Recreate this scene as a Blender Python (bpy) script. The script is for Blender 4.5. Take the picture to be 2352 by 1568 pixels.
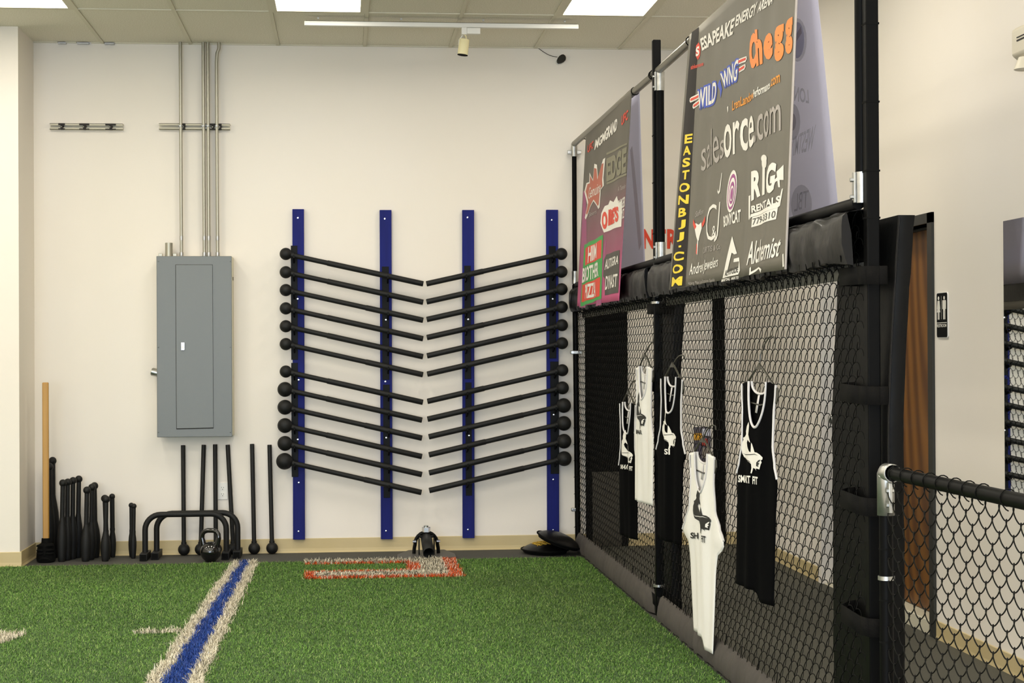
import bpy, math, random
import numpy as np
from mathutils import Vector, Matrix, Quaternion
from mathutils.geometry import tessellate_polygon

random.seed(7)
rng = np.random.default_rng(7)
for o in list(bpy.data.objects):
    bpy.data.objects.remove(o)
SC = bpy.context.scene
COL = SC.collection

# ------------------------------------------------------------------ camera
F_PX = 3992.35                      # focal length in pixels of the 2352 px wide frame
YAW, PITCH, ROLL = .0957, .0058, -.0052
EYE = Vector((0, 0, 1.4124))
c_f = Vector((math.sin(YAW)*math.cos(PITCH), math.cos(YAW)*math.cos(PITCH), math.sin(PITCH)))
_r = Vector((math.cos(YAW), -math.sin(YAW), 0)); _u = _r.cross(c_f)
c_r = math.cos(ROLL)*_r + math.sin(ROLL)*_u
c_u = -math.sin(ROLL)*_r + math.cos(ROLL)*_u
cam_d = bpy.data.cameras.new('camera'); cam = bpy.data.objects.new('camera', cam_d); COL.objects.link(cam)
cam_d.sensor_width = 36; cam_d.sensor_fit = 'HORIZONTAL'; cam_d.lens = F_PX*36/2352
cam_d.clip_start = .05; cam_d.clip_end = 100
cam.matrix_world = Matrix(((c_r.x, c_u.x, -c_f.x, EYE.x), (c_r.y, c_u.y, -c_f.y, EYE.y), (c_r.z, c_u.z, -c_f.z, EYE.z), (0, 0, 0, 1)))
SC.camera = cam

# ------------------------------------------------------------------ world, daylight, exposure
SC.view_settings.view_transform = 'Standard'; SC.view_settings.look = 'None'
SC.view_settings.gamma = 1; SC.view_settings.use_curve_mapping = False
SC.view_settings.exposure = 0.0
cy = SC.cycles     # light path limits that keep the indoor bounce light affordable
cy.max_bounces = 5; cy.diffuse_bounces = 4; cy.glossy_bounces = 3; cy.transmission_bounces = 3; cy.transparent_max_bounces = 6
cy.caustics_reflective = False; cy.caustics_refractive = False; cy.adaptive_threshold = .06
W = bpy.data.worlds.new('sky'); SC.world = W; W.use_nodes = True
W.node_tree.nodes['Background'].inputs[0].default_value = (.62, .78, 1, 1)
W.node_tree.nodes['Background'].inputs[1].default_value = 1.2
TROFFER_STRENGTH = 13.2
TROFFER_COLOR = (1, .93, .80, 1)
dl = bpy.data.lights.new('storefront_daylight', 'AREA'); dl.shape = 'RECTANGLE'; dl.size = 6.5; dl.size_y = 2.3
dl.energy = 540; dl.color = (.72, .84, 1)
dlo = bpy.data.objects.new('storefront_daylight', dl); COL.objects.link(dlo)
dlo.location = (-1.6, -3.3, 1.35); dlo.rotation_euler = (math.pi/2, 0, 0)   # outside the storefront window, shining in (+Y)

# ------------------------------------------------------------------ measured planes of the room
D = 12.3844      # back wall
H = 3.5869       # ceiling
TX0, TW, TL = -1.6817, .6096, 1.2192   # ceiling grid
XR = 2.85        # right wall
XF = 1.65        # cage fence line
XL = -6.4; YF = -3.0

def ray(u, v): return c_f + c_r*((u-1176)/F_PX) - c_u*((v-784)/F_PX)
def atY(u, v, Y): d = ray(u, v); return EYE + d*(Y/d.y)
def atX(u, v, X): d = ray(u, v); return EYE + d*(X/d.x)
def atZ(u, v, Z): d = ray(u, v); return EYE + d*((Z-EYE.z)/d.z)
def proj(p):
    q = p-EYE; d = q.dot(c_f)
    return 1176+F_PX*q.dot(c_r)/d, 784-F_PX*q.dot(c_u)/d

# ------------------------------------------------------------------ materials
def lin(c):
    if isinstance(c, str):
        c = c.lstrip('#'); c = [int(c[i:i+2], 16)/255 for i in (0, 2, 4)]
    return tuple((x/12.92 if x <= .04045 else ((x+.055)/1.055)**2.4) for x in c[:3]) + (1,)
MATS = {}
def mat(name, col, rough=.6, metal=0, spec=.5, var=None, bump=None, coat=0, alpha=None, trans=0):
    """var=(scale, second colour, contrast[, stretch]) ; bump=(scale, strength[, stretch])"""
    m = bpy.data.materials.new(name); m.use_nodes = True; nt = m.node_tree; b = nt.nodes['Principled BSDF']
    b.inputs['Base Color'].default_value = lin(col); b.inputs['Roughness'].default_value = rough
    b.inputs['Metallic'].default_value = metal; b.inputs['Specular IOR Level'].default_value = spec
    b.inputs['Coat Weight'].default_value = coat
    if trans: b.inputs['Transmission Weight'].default_value = trans
    tc = None
    def coords(stretch):
        nonlocal tc
        tc = tc or nt.nodes.new('ShaderNodeTexCoord')
        mp = nt.nodes.new('ShaderNodeMapping'); mp.inputs['Scale'].default_value = stretch
        nt.links.new(tc.outputs['Object'], mp.inputs[0]); return mp.outputs[0]
    if var:
        n = nt.nodes.new('ShaderNodeTexNoise'); n.inputs['Scale'].default_value = var[0]; n.inputs['Detail'].default_value = 5
        nt.links.new(coords(var[3] if len(var) > 3 else (1, 1, 1)), n.inputs['Vector'])
        r = nt.nodes.new('ShaderNodeValToRGB'); c = var[2]
        r.color_ramp.elements[0].position = .5-c; r.color_ramp.elements[1].position = .5+c
        r.color_ramp.elements[0].color = lin(col); r.color_ramp.elements[1].color = lin(var[1])
        nt.links.new(n.outputs['Fac'], r.inputs[0]); nt.links.new(r.outputs[0], b.inputs['Base Color'])
    if bump:
        n = nt.nodes.new('ShaderNodeTexNoise'); n.inputs['Scale'].default_value = bump[0]; n.inputs['Detail'].default_value = 4
        nt.links.new(coords(bump[2] if len(bump) > 2 else (1, 1, 1)), n.inputs['Vector'])
        bp = nt.nodes.new('ShaderNodeBump'); bp.inputs['Strength'].default_value = bump[1]; bp.inputs['Distance'].default_value = .004
        nt.links.new(n.outputs['Fac'], bp.inputs['Height']); nt.links.new(bp.outputs[0], b.inputs['Normal'])
    MATS[name] = m; return m
M = {}
M['wall'] = mat('cream wall paint', '#EBE5DE', .7, var=(.7, '#E8E0D3', .35), bump=(60, .06))
M['tile'] = mat('speckled ceiling tile', '#EEE9DA', .95, var=(120, '#DDD7C4', .12), bump=(160, .35))
M['tee'] = mat('ceiling grid paint', '#DAD4C0', .7)
M['plenum'] = mat('dark plenum', '#23211D', .95)
M['base'] = mat('tan vinyl baseboard', '#C6B58C', .55, var=(2.5, '#BBA878', .3))
M['rubber'] = mat('black rubber flooring', '#3B3A36', .85, var=(220, '#4A4943', .12), bump=(300, .3))
M['hallmat'] = mat('dark olive hall mat', '#3F3E36', .75, var=(90, '#47463C', .15))
M['backing'] = mat('turf backing', '#2F4A1E', .95)
M['steel'] = mat('black textured steel', '#141413', .55, spec=.3, bump=(400, .25))
M['gloss'] = mat('gloss black enamel', '#0E0E0E', .12, coat=.6)
M['black'] = mat('satin black powder coat', '#0B0B0A', .45, spec=.12)
M['blackmatte'] = mat('matte black', '#0A0A09', .85, spec=.12)
M['vinyl'] = mat('black vinyl', '#0B0A0A', .4, spec=.15, bump=(35, .3), coat=.1)
M['padgrey'] = mat('charcoal cordura', '#4C4742', .8, var=(9, '#3F3A36', .3), bump=(500, .3))
M['strap'] = mat('black webbing', '#0E0D0C', .9, spec=.12, bump=(600, .4))
M['zinc'] = mat('galvanised steel', '#BDBDBA', .34, metal=.9, var=(30, '#9C9C98', .25))
M['conduit'] = mat('dull galvanised conduit', '#A9A698', .42, metal=.75)
M['darkpipe'] = mat('dark weathered pipe', '#7B776B', .38, metal=.8)
M['blue'] = mat('navy stained lumber', '#131E74', .6, spec=.2, var=(6, '#0D155C', .25, (3, 3, .25)), bump=(40, .2, (3, 3, .2)))
M['panelgrey'] = mat('grey enamel', '#666A68', .4, spec=.6, bump=(250, .08))
M['panelbox'] = mat('cream enamel box', '#CFC8AE', .5)
M['chrome'] = mat('bright metal', '#D9D9DC', .2, metal=1)
M['white'] = mat('white plastic', '#E8E6E0', .45)
M['cream'] = mat('aged cream enamel', '#DDD3A6', .5)
M['slot'] = mat('socket black', '#2A2522', .8)
M['wood'] = mat('varnished hickory', '#BE9146', .45, var=(9, '#A87A33', .2, (3, 3, .15)))
M['banner'] = mat('charcoal banner fabric', '#676257', .5, var=(3, '#5E594F', .3))
M['bannerstrip'] = mat('black banner strip', '#1E1918', .6, spec=.2)
M['bannerback'] = mat('banner reverse side', '#9A98A8', .7)
M['pwhite'] = mat('white print', '#E6E2DA', .6)
M['pgrey'] = mat('grey print', '#A69E98', .6)
M['pyellow'] = mat('yellow print', '#EBCF2E', .6)
M['porange'] = mat('orange print', '#EE8A3E', .6)
M['pamber'] = mat('amber print', '#E0912B', .6)
M['pred'] = mat('red print', '#D8452F', .6)
M['pblue'] = mat('blue print', '#3F55B8', .6)
M['ppurple'] = mat('purple print', '#9A4C86', .6)
M['pgreen'] = mat('green print', '#3E9C4A', .6)
M['pfaint'] = mat('faint show-through print', '#B4AFAE', .7)
M['pfaintred'] = mat('faint red show-through print', '#A9706A', .7)
M['pfaintorange'] = mat('faint orange show-through print', '#C98E72', .7)
M['pdull'] = mat('dull olive print', '#7F7B66', .6)
M['pblack'] = mat('black print', '#23221F', .7)
M['pcharcoal'] = mat('charcoal print', '#47443D', .6)
M['shirtblack'] = mat('black jersey', '#050506', .9, spec=.05, bump=(300, .2))
M['shirtwhite'] = mat('white jersey', '#E9E6E0', .8, bump=(300, .2))
M['trimwhite'] = mat('white rib trim', '#D6D2D0', .8)
M['hanger'] = mat('smoky plastic', '#3A382F', .25)
M['letter'] = mat('red wall lettering', '#DA3F1E', .5)
M['frame'] = mat('black door frame paint', '#262622', .5)
M['threshold'] = mat('pale stone threshold', '#CFC9B4', .5)
M['emlight'] = mat('beige plastic', '#D5CDB9', .5)
M['foam'] = mat('grey underside foam', '#6A6862', .8)

def fabric_mat(name, col, tcol, f):
    m = mat(name, col, .7); nt = m.node_tree; b = nt.nodes['Principled BSDF']; out = nt.nodes['Material Output']
    tr = nt.nodes.new('ShaderNodeBsdfTranslucent'); tr.inputs[0].default_value = lin(tcol); mx = nt.nodes.new('ShaderNodeMixShader'); mx.inputs[0].default_value = f
    nt.links.new(b.outputs[0], mx.inputs[1]); nt.links.new(tr.outputs[0], mx.inputs[2]); nt.links.new(mx.outputs[0], out.inputs[0]); return m
for k_, c_ in (('pfaint', '#B9B4B4'), ('pfaintred', '#AE7873'), ('pfaintorange', '#CF9A80'), ('pfaintdark', '#8F8B8C')): M[k_] = mat('show-through '+k_, c_, .8); M[k_].node_tree.nodes['Principled BSDF'].inputs['Alpha'].default_value = .35
M['bannerback'] = fabric_mat('banner reverse side', '#D0CEDC', '#EAEAF8', .72)
def mirror_mat():
    m = bpy.data.materials.new('mirror glass'); m.use_nodes = True; b = m.node_tree.nodes['Principled BSDF']
    b.inputs['Base Color'].default_value = (.86, .88, .85, 1); b.inputs['Metallic'].default_value = 1; b.inputs['Roughness'].default_value = .01
    return m
M['mirror'] = mirror_mat()
def oak_mat():
    m = bpy.data.materials.new('oak veneer'); m.use_nodes = True; nt = m.node_tree; b = nt.nodes['Principled BSDF']
    tc = nt.nodes.new('ShaderNodeTexCoord'); mp = nt.nodes.new('ShaderNodeMapping'); mp.inputs['Scale'].default_value = (1, 6, 1.1)
    mp.inputs['Location'].default_value = (0, -8.46*6, -2.5*1.1)
    n = nt.nodes.new('ShaderNodeTexNoise'); n.inputs['Scale'].default_value = 1.3; n.inputs['Detail'].default_value = 2
    w = nt.nodes.new('ShaderNodeTexWave'); w.wave_type = 'RINGS'; w.rings_direction = 'X'; w.inputs['Scale'].default_value = .55; w.inputs['Distortion'].default_value = 3.5
    w.inputs['Detail'].default_value = 3; w.inputs['Detail Scale'].default_value = 1.0
    r = nt.nodes.new('ShaderNodeValToRGB'); r.color_ramp.elements[0].color = lin('#5A3510'); r.color_ramp.elements[1].color = lin('#80541F')
    nt.links.new(tc.outputs['Object'], mp.inputs[0]); nt.links.new(mp.outputs[0], w.inputs['Vector'])
    nt.links.new(w.outputs['Fac'], r.inputs[0]); nt.links.new(r.outputs[0], b.inputs['Base Color']); b.inputs['Roughness'].default_value = .45
    return m
M['oak'] = oak_mat()
def emit_mat():
    m = bpy.data.materials.new('lit diffuser'); m.use_nodes = True; nt = m.node_tree; b = nt.nodes['Principled BSDF']
    b.inputs['Base Color'].default_value = (.8, .8, .8, 1); b.inputs['Emission Color'].default_value = TROFFER_COLOR
    b.inputs['Emission Strength'].default_value = TROFFER_STRENGTH; m.cycles.emission_sampling = 'FRONT'; return m
M['lit'] = emit_mat()
def fibre_mat():
    m = bpy.data.materials.new('turf fibre'); m.use_nodes = True; nt = m.node_tree; b = nt.nodes['Principled BSDF']
    a = nt.nodes.new('ShaderNodeAttribute'); a.attribute_name = 'fibre'
    nt.links.new(a.outputs['Color'], b.inputs['Base Color']); b.inputs['Roughness'].default_value = .55; b.inputs['Specular IOR Level'].default_value = .35
    return m
M['fibre'] = fibre_mat()
def magenta_banner():
    m = bpy.data.materials.new('grey to magenta banner fabric'); m.use_nodes = True; nt = m.node_tree; b = nt.nodes['Principled BSDF']
    tc = nt.nodes.new('ShaderNodeTexCoord'); sp = nt.nodes.new('ShaderNodeSeparateXYZ')
    r = nt.nodes.new('ShaderNodeValToRGB'); e = r.color_ramp.elements
    mr = nt.nodes.new('ShaderNodeMapRange'); mr.inputs[1].default_value = 0; mr.inputs[2].default_value = 1.2   # height above the banner's lower edge
    e[0].position = 0; e[0].color = lin('#C4527F'); e[1].position = .62; e[1].color = lin('#5B564C')
    x = e.new(.28); x.color = lin('#8E4A63')
    nt.links.new(tc.outputs['Object'], sp.inputs[0]); nt.links.new(sp.outputs['Z'], mr.inputs[0]); nt.links.new(mr.outputs[0], r.inputs[0])
    nt.links.new(r.outputs[0], b.inputs['Base Color']); b.inputs['Roughness'].default_value = .6; return m
M['magbanner'] = magenta_banner()

# ------------------------------------------------------------------ mesh helpers
def V(*a): return Vector(a)
class MB:
    def __init__(s): s.v = []; s.f = []
    def add(s, vs, fs):
        k = len(s.v); s.v += [Vector(p) for p in vs]; s.f += [tuple(i+k for i in q) for q in fs]; return s
    def box(s, x0, x1, y0, y1, z0, z1):
        return s.add([(x0, y0, z0), (x1, y0, z0), (x1, y1, z0), (x0, y1, z0), (x0, y0, z1), (x1, y0, z1), (x1, y1, z1), (x0, y1, z1)],
                     [(0, 3, 2, 1), (4, 5, 6, 7), (0, 1, 5, 4), (1, 2, 6, 5), (2, 3, 7, 6), (3, 0, 4, 7)])
    def beam(s, a, b, w, t, up=Vector((0, 0, 1))):
        """rectangular bar from a to b, w along side, t along up"""
        a = Vector(a); b = Vector(b); d = (b-a).normalized(); sd = d.cross(up).normalized(); uu = sd.cross(d)
        vs = []
        for p in (a, b):
            vs += [p-sd*w/2-uu*t/2, p+sd*w/2-uu*t/2, p+sd*w/2+uu*t/2, p-sd*w/2+uu*t/2]
        return s.add(vs, [(0, 3, 2, 1), (4, 5, 6, 7), (0, 1, 5, 4), (1, 2, 6, 5), (2, 3, 7, 6), (3, 0, 4, 7)])
    def tube(s, pts, r, n=10, caps=True, closed=False):
        pts = [Vector(p) for p in pts]; N = len(pts); rs = r if isinstance(r, (list, tuple)) else [r]*N
        t0 = (pts[1]-pts[0]).normalized(); ref = Vector((0, 0, 1)) if abs(t0.z) < .9 else Vector((1, 0, 0))
        nrm = (ref - t0*ref.dot(t0)).normalized(); vs = []
        for i, p in enumerate(pts):
            if closed: t = (pts[(i+1) % N]-pts[i-1]).normalized()
            else: t = (pts[min(i+1, N-1)]-pts[max(i-1, 0)]).normalized()
            nrm = (nrm - t*nrm.dot(t)).normalized(); bn = t.cross(nrm)
            for k in range(n):
                a = 2*math.pi*k/n; vs.append(p+(nrm*math.cos(a)+bn*math.sin(a))*rs[i])
        fs = []
        for i in range(N if closed else N-1):
            j = (i+1) % N
            for k in range(n): fs.append((i*n+k, i*n+(k+1) % n, j*n+(k+1) % n, j*n+k))
        if caps and not closed: fs.append(tuple(range(n-1, -1, -1))); fs.append(tuple((N-1)*n+k for k in range(n)))
        return s.add(vs, fs)
    def lathe(s, prof, c=(0, 0, 0), n=20, m=None):
        """prof [(r,z)]; m optional Matrix applied to local points before c"""
        c = Vector(c); vs = []; fs = []
        for r, z in prof:
            for k in range(n):
                a = 2*math.pi*k/n; p = Vector((r*math.cos(a), r*math.sin(a), z)); vs.append(c+(m @ p if m else p))
        for i in range(len(prof)-1):
            for k in range(n): fs.append((i*n+k, i*n+(k+1) % n, (i+1)*n+(k+1) % n, (i+1)*n+k))
        fs.append(tuple(range(n-1, -1, -1))); fs.append(tuple((len(prof)-1)*n+k for k in range(n)))
        return s.add(vs, fs)
    def sphere(s, c, r, n=18, k=10, sc=(1, 1, 1)):
        c = Vector(c); vs = []; fs = []
        for i in range(1, k):
            th = math.pi*i/k
            for j in range(n):
                a = 2*math.pi*j/n; vs.append(c+Vector((r*sc[0]*math.sin(th)*math.cos(a), r*sc[1]*math.sin(th)*math.sin(a), r*sc[2]*math.cos(th))))
        vs += [c+Vector((0, 0, r*sc[2])), c-Vector((0, 0, r*sc[2]))]; T = len(vs)-2; B = T+1
        for j in range(n): fs.append((T, j, (j+1) % n)); fs.append((B, (k-2)*n+(j+1) % n, (k-2)*n+j))
        for i in range(k-2):
            for j in range(n): fs.append((i*n+j, (i+1)*n+j, (i+1)*n+(j+1) % n, i*n+(j+1) % n))
        return s.add(vs, fs)
    def grid(s, fn, nu, nv, u0=0, u1=1, v0=0, v1=1):
        vs = [fn(u0+(u1-u0)*i/nu, v0+(v1-v0)*j/nv) for j in range(nv+1) for i in range(nu+1)]
        return s.add(vs, [(j*(nu+1)+i, j*(nu+1)+i+1, (j+1)*(nu+1)+i+1, (j+1)*(nu+1)+i) for j in range(nv) for i in range(nu)])
    def sweep(s, sections, closed=True, caps=True):
        """sections: list of equal-length point loops"""
        n = len(sections[0]); vs = [p for sec in sections for p in sec]; fs = []
        for i in range(len(sections)-1):
            for k in range(n if closed else n-1): fs.append((i*n+k, i*n+(k+1) % n, (i+1)*n+(k+1) % n, (i+1)*n+k))
        if caps and closed:
            for j in (0, len(sections)-1): fs += [tuple(i+j*n for i in t) for t in tessellate_polygon([[Vector(p) for p in sections[j]]])]
        return s.add(vs, fs)
    def prism(s, poly, off):
        """poly: list of 3D points (any outline), off: extrusion vector"""
        poly = [Vector(p) for p in poly]; n = len(poly); tr = tessellate_polygon([poly])
        vs = poly+[p+Vector(off) for p in poly]
        fs = [tuple(t) for t in tr]+[tuple(i+n for i in reversed(t)) for t in tr]+[(i, (i+1) % n, (i+1) % n+n, i+n) for i in range(n)]
        return s.add(vs, fs)
    def build(s, name, m, parent=None, weld=0, smooth=True, bevel=0, solid=0, local=False, angle=38, mesh_only=False, col=None):
        off = Vector((0, 0, 0))
        if parent is not None and not local:
            p = parent
            while p is not None: off += p.location; p = p.parent
        me = bpy.data.meshes.new(name); me.from_pydata([p-off for p in s.v], [], s.f); me.validate()
        fix_normals(me, weld)
        if smooth:
            me.polygons.foreach_set('use_smooth', [True]*len(me.polygons)); me.set_sharp_from_angle(angle=math.radians(angle))
        me.materials.append(M[m] if isinstance(m, str) else m)
        if mesh_only: return me
        o = link(name, me, parent)
        if solid: md = o.modifiers.new('thickness', 'SOLIDIFY'); md.thickness = solid; md.offset = 0
        if bevel: md = o.modifiers.new('edge', 'BEVEL'); md.width = bevel; md.segments = 2; md.limit_method = 'ANGLE'; md.angle_limit = math.radians(40)
        return o
import bmesh
def fix_normals(me, weld=0):
    bm = bmesh.new(); bm.from_mesh(me)
    if weld: bmesh.ops.remove_doubles(bm, verts=bm.verts, dist=weld)
    bmesh.ops.recalc_face_normals(bm, faces=bm.faces); bm.to_mesh(me); bm.free()
def link(name, me, parent=None):
    o = bpy.data.objects.new(name, me); COL.objects.link(o)
    if parent is not None: o.parent = parent
    return o
def tag(o, label=None, cat=None, group=None, kind=None):
    if label: o['label'] = label
    if cat: o['category'] = cat
    if group: o['group'] = group
    if kind: o['kind'] = kind
    return o
def thing(name, loc, label, cat, group=None):
    o = bpy.data.objects.new(name, None); o.empty_display_size = .05; COL.objects.link(o); o.location = loc
    return tag(o, label, cat, group)
def struct(name, mb, m, parent=None, **k):
    o = mb.build(name, m, parent, **k)
    if parent is None: o['kind'] = 'structure'
    return o
def copy_tree(o, parent=None):
    c = o.copy(); COL.objects.link(c)
    if parent is not None: c.parent = parent
    for ch in list(o.children): copy_tree(ch, c)
    return c
ORD = ['topmost', 'second from the top', 'third from the top', 'fourth from the top', 'fifth from the top', 'sixth from the top',
       'seventh from the top', 'eighth from the top', 'fourth from the bottom', 'third from the bottom', 'second from the bottom', 'lowest']

# ------------------------------------------------------------------ room shell
struct('floor', MB().box(XL-.2, XR+.3, YF-.2, D+.2, -.12, 0), 'rubber', smooth=False)
XC, YC = -2.157, 11.81            # boxed-out corner at the left
struct('wall_back', MB().box(XL, XR+.3, D, D+.15, 0, H+.3), 'wall', smooth=False)
struct('wall_corner', MB().box(XL, XC, YC, D, 0, H+.01), 'wall', smooth=False)
struct('wall_left', MB().box(XL-.15, XL, YF-.15, D+.15, 0, H+.3), 'wall', smooth=False)
# right wall with two door openings
DY0, DY1, DZ = 8.27, 9.19, 2.03
EY0, EY1 = 9.36, 10.27
w = MB()
w.box(XR, XR+.15, EY1, D, 0, H+.3); w.box(XR, XR+.15, EY0, EY1, DZ, H+.3)
w.box(XR, XR+.15, DY1, EY0, 0, H+.3); w.box(XR, XR+.15, DY0, DY1, DZ, H+.3); w.box(XR, XR+.15, YF, DY0, 0, H+.3)
w.box(XR+.15, XR+.2, DY0-.1, EY1+.1, 0, DZ+.1)
struct('wall_right', w, 'wall', smooth=False)
w = MB(); w.box(XL, -4.9, YF-.15, YF, 0, H+.3); w.box(1.7, XR, YF-.15, YF, 0, H+.3); w.box(-4.9, 1.7, YF-.15, YF, 0, .2); w.box(-4.9, 1.7, YF-.15, YF, 2.5, H+.3)
struct('wall_front', w, 'wall', smooth=False)
wf = MB()
for x in (-4.9, -2.7, -.5, 1.64): wf.box(x, x+.06, YF-.13, YF-.05, .2, 2.5)
wf.box(-4.9, 1.7, YF-.13, YF-.05, .2, .26); wf.box(-4.9, 1.7, YF-.13, YF-.05, 2.44, 2.5)
struct('window_1', wf, 'frame', smooth=False)
# baseboards
def cove(name, a, b, nrm, h=.1):
    a = Vector(a); b = Vector(b); n = Vector(nrm); z = Vector((0, 0, 1))
    prof = [(0, 0), (.016, 0), (.009, .012), (.006, .03), (.006, h-.003), (.003, h), (0, h)]
    struct(name, MB().sweep([[p+n*x+z*y for x, y in prof] for p in (a, b)]), 'base', smooth=False)
cove('baseboard_back', (XC, D, 0), (XR, D, 0), (0, -1, 0))
cove('baseboard_corner', (XC, YC, 0), (XC, D-.007, 0), (1, 0, 0))
cove('baseboard_left', (XL, YC, 0), (XC+.012, YC, 0), (0, -1, 0))
cove('baseboard_right', (XR, 10.27, 0), (XR, D-.02, 0), (-1, 0, 0))
cove('trim_1', (XR, YF, 0), (XR, DY0-.075, 0), (-1, 0, 0))
# hall mat
struct('floor_hall', MB().box(XF+.03, XR, 5.0, D-.01, .0005, .012), 'hallmat', smooth=False)

# ------------------------------------------------------------------ ceiling: slab > tiles, tee bars
ceil = struct('ceiling', MB().box(XL, XR+.3, YF, D, H+.07, H+.25), 'plenum', smooth=False)
TROF_K = (-7, -4, -1, 2, 5); TROF_Y = [D-TL*(1+2*i) for i in range(6)]      # far edge of each row of fittings
trof = {(k, 1+2*i) for k in TROF_K for i in range(6)}
tile_me = MB().box(.013, TW-.013, .013, TL-.013, 0, .016).build('ceiling_tile', 'tile', mesh_only=True, smooth=False)
kmin = math.floor((XL-TX0)/TW); kmax = math.ceil((XR-TX0)/TW)
rows = math.ceil((D-YF)/TL)
for r in range(rows):
    for k in range(kmin, kmax):
        if (k, r) in trof: continue
        xa, xb = max(TX0+k*TW, XL), min(TX0+(k+1)*TW, XR); ya, yb = max(D-(r+1)*TL, YF), D-r*TL
        if xb-xa < .06 or yb-ya < .06: continue
        o = link('ceiling_tile', tile_me, ceil); o.location = (xa, ya, H+.004); o.scale = ((xb-xa)/TW, (yb-ya)/TL, 1)
for k in range(kmin, kmax+1):
    x = TX0+k*TW
    if XL < x < XR: MB().box(x-.012, x+.012, YF, D, H-.004, H+.012).build('tee_bar', 'tee', ceil, smooth=False)
for r in range(1, rows):
    y = D-r*TL
    MB().box(XL, XR, y-.012, y+.012, H-.003, H+.011).build('cross_tee', 'tee', ceil, smooth=False)
# wall angle, in pieces, with the gaps that show along the back wall
for a, b in ((XC, atY(133, 98, D).x), (atY(152, 98, D).x, atY(176, 98, D).x), (atY(210, 98, D).x, atY(240, 98, D).x), (atY(264, 98, D).x, XR)):
    MB().box(a, b, D-.018, D, H-.003, H+.01).build('wall_angle', 'tee', ceil, smooth=False)
for u0, u1 in ((133, 152), (178, 204), (241, 262)):
    a = atY(u0, 98, D-.02); b = atY(u1, 98, D-.02)
    MB().box(a.x, b.x, D-.03, D-.002, H-.012, H-.004).build('hanger_clip', 'zinc', ceil, smooth=False)

# ------------------------------------------------------------------ ceiling light fittings
def diffuser_mesh(df):
    me = bpy.data.meshes.new('diffuser'); me.from_pydata(df.v, [], df.f); me.materials.append(M['lit']); return me
def troffer_meshes():
    fr = MB(); a, b, t = .012, .03, .008
    fr.box(a, TW-a, a, a+b, -.004, .06); fr.box(a, TW-a, TL-a-b, TL-a, -.004, .06); fr.box(a, a+b, a+b, TL-a-b, -.004, .06); fr.box(TW-a-b, TW-a, a+b, TL-a-b, -.004, .06)
    df = MB().add([(a+b, a+b, .006), (a+b, TL-a-b, .006), (TW-a-b, TL-a-b, .006), (TW-a-b, a+b, .006)], [(0, 1, 2, 3)])   # prismatic sheet, faces down
    return fr.build('frame', 'tee', mesh_only=True, smooth=False), diffuser_mesh(df)
tf, td = troffer_meshes()
TLAB = {-1: 'lit fluorescent ceiling panel cut off at the top left corner of the view', 2: 'lit fluorescent ceiling panel above the left end of the track bar',
        5: 'lit fluorescent ceiling panel above the black wall camera'}
for i in range(6):
    for k in TROF_K:
        if i == 0 and k in TLAB: lab, grp = TLAB[k], 'ceiling light panels in the row by the back wall'
        else: lab, grp = 'lit fluorescent ceiling panel overhead, out of the picture', 'ceiling light panels out of view'
        t = thing('ceiling_light', (TX0+k*TW, D-(2+2*i)*TL, H), lab, 'ceiling light', grp)
        link('frame', tf, t); link('diffuser', td, t)

# ------------------------------------------------------------------ electrical panel, conduits, strut channels
PY = D-.15
p0 = atY(361, 1004, PY); p1 = atY(532, 588, PY)
pan = thing('electrical_panel', (p0.x, D-.001, p0.z), 'tall grey electrical panel mounted on the back wall', 'electrical panel')
MB().box(p0.x+.006, p1.x+.004, PY+.004, D-.001, p0.z+.006, p1.z-.004).build('box', 'panelbox', pan, bevel=.002)
cov = MB().box(p0.x, p1.x, PY-.004, PY+.004, p0.z, p1.z).build('cover', 'panelgrey', pan, bevel=.003)
for u in (364, 529):
    for v in (600, 797, 992):
        q = atY(u, v, PY); MB().lathe([(.005, 0), (.005, .002), (.003, .003)], (q.x, PY-.004, q.z), 8, Matrix.Rotation(math.pi/2, 3, 'X')).build('screw', 'panelgrey', cov)
d = [atY(u, v, PY-.004) for u, v in ((404, 608), (488, 608), (490, 982), (406, 984))]
MB().prism([p+V(sx, 0, sz) for p, sx, sz in zip(d, (-.0035, .0015, .0015, -.0035), (.002, .002, -.005, -.005))], (0, -.0008, 0)).build('door_gap', 'slot', pan, smooth=False)
dr = MB().prism(d, (0, -.007, 0)).build('door', 'panelgrey', pan, bevel=.002)
q0 = atY(416, 804, PY-.011); q1 = atY(424, 786, PY-.011)
lt = MB().box(q0.x, q1.x, PY-.019, PY-.011, q0.z, q1.z).build('latch', 'chrome', dr, bevel=.002)
MB().box(q0.x+.006, q1.x-.006, PY-.022, PY-.019, q0.z+.012, q0.z+.03).build('latch_tab', 'white', lt)
q = atY(388, 587, D-.08); r_ = .026
MB().lathe([(r_, 0), (r_, .1), (r_*.82, .1), (r_*.82, .02)], (q.x, D-.08, p1.z-.004), 18).build('stub_pipe', 'conduit', pan)
for u in (369, 402):
    q2 = atY(u, 581, D-.08); MB().box(q2.x-.014, q2.x+.012, D-.09, D-.07, p1.z-.002, p1.z+.022).build('pipe_clamp', 'conduit', pan, bevel=.002)
q = atY(355, 855, D-.07)
MB().tube([q+V(.03, 0, -.006), q+V(-.018, 0, .006)], .028, 16).build('side_knockout', 'zinc', pan)
MB().tube([q+V(-.018, 0, .006), q+V(-.022, 0, .007)], .022, 16).build('side_cap', 'conduit', pan)
q = atY(532, 640, D-.1); MB().box(p1.x+.003, p1.x+.008, D-.11, D-.1, q.z-.012, q.z+.012).build('hole', 'slot', pan)

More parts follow.
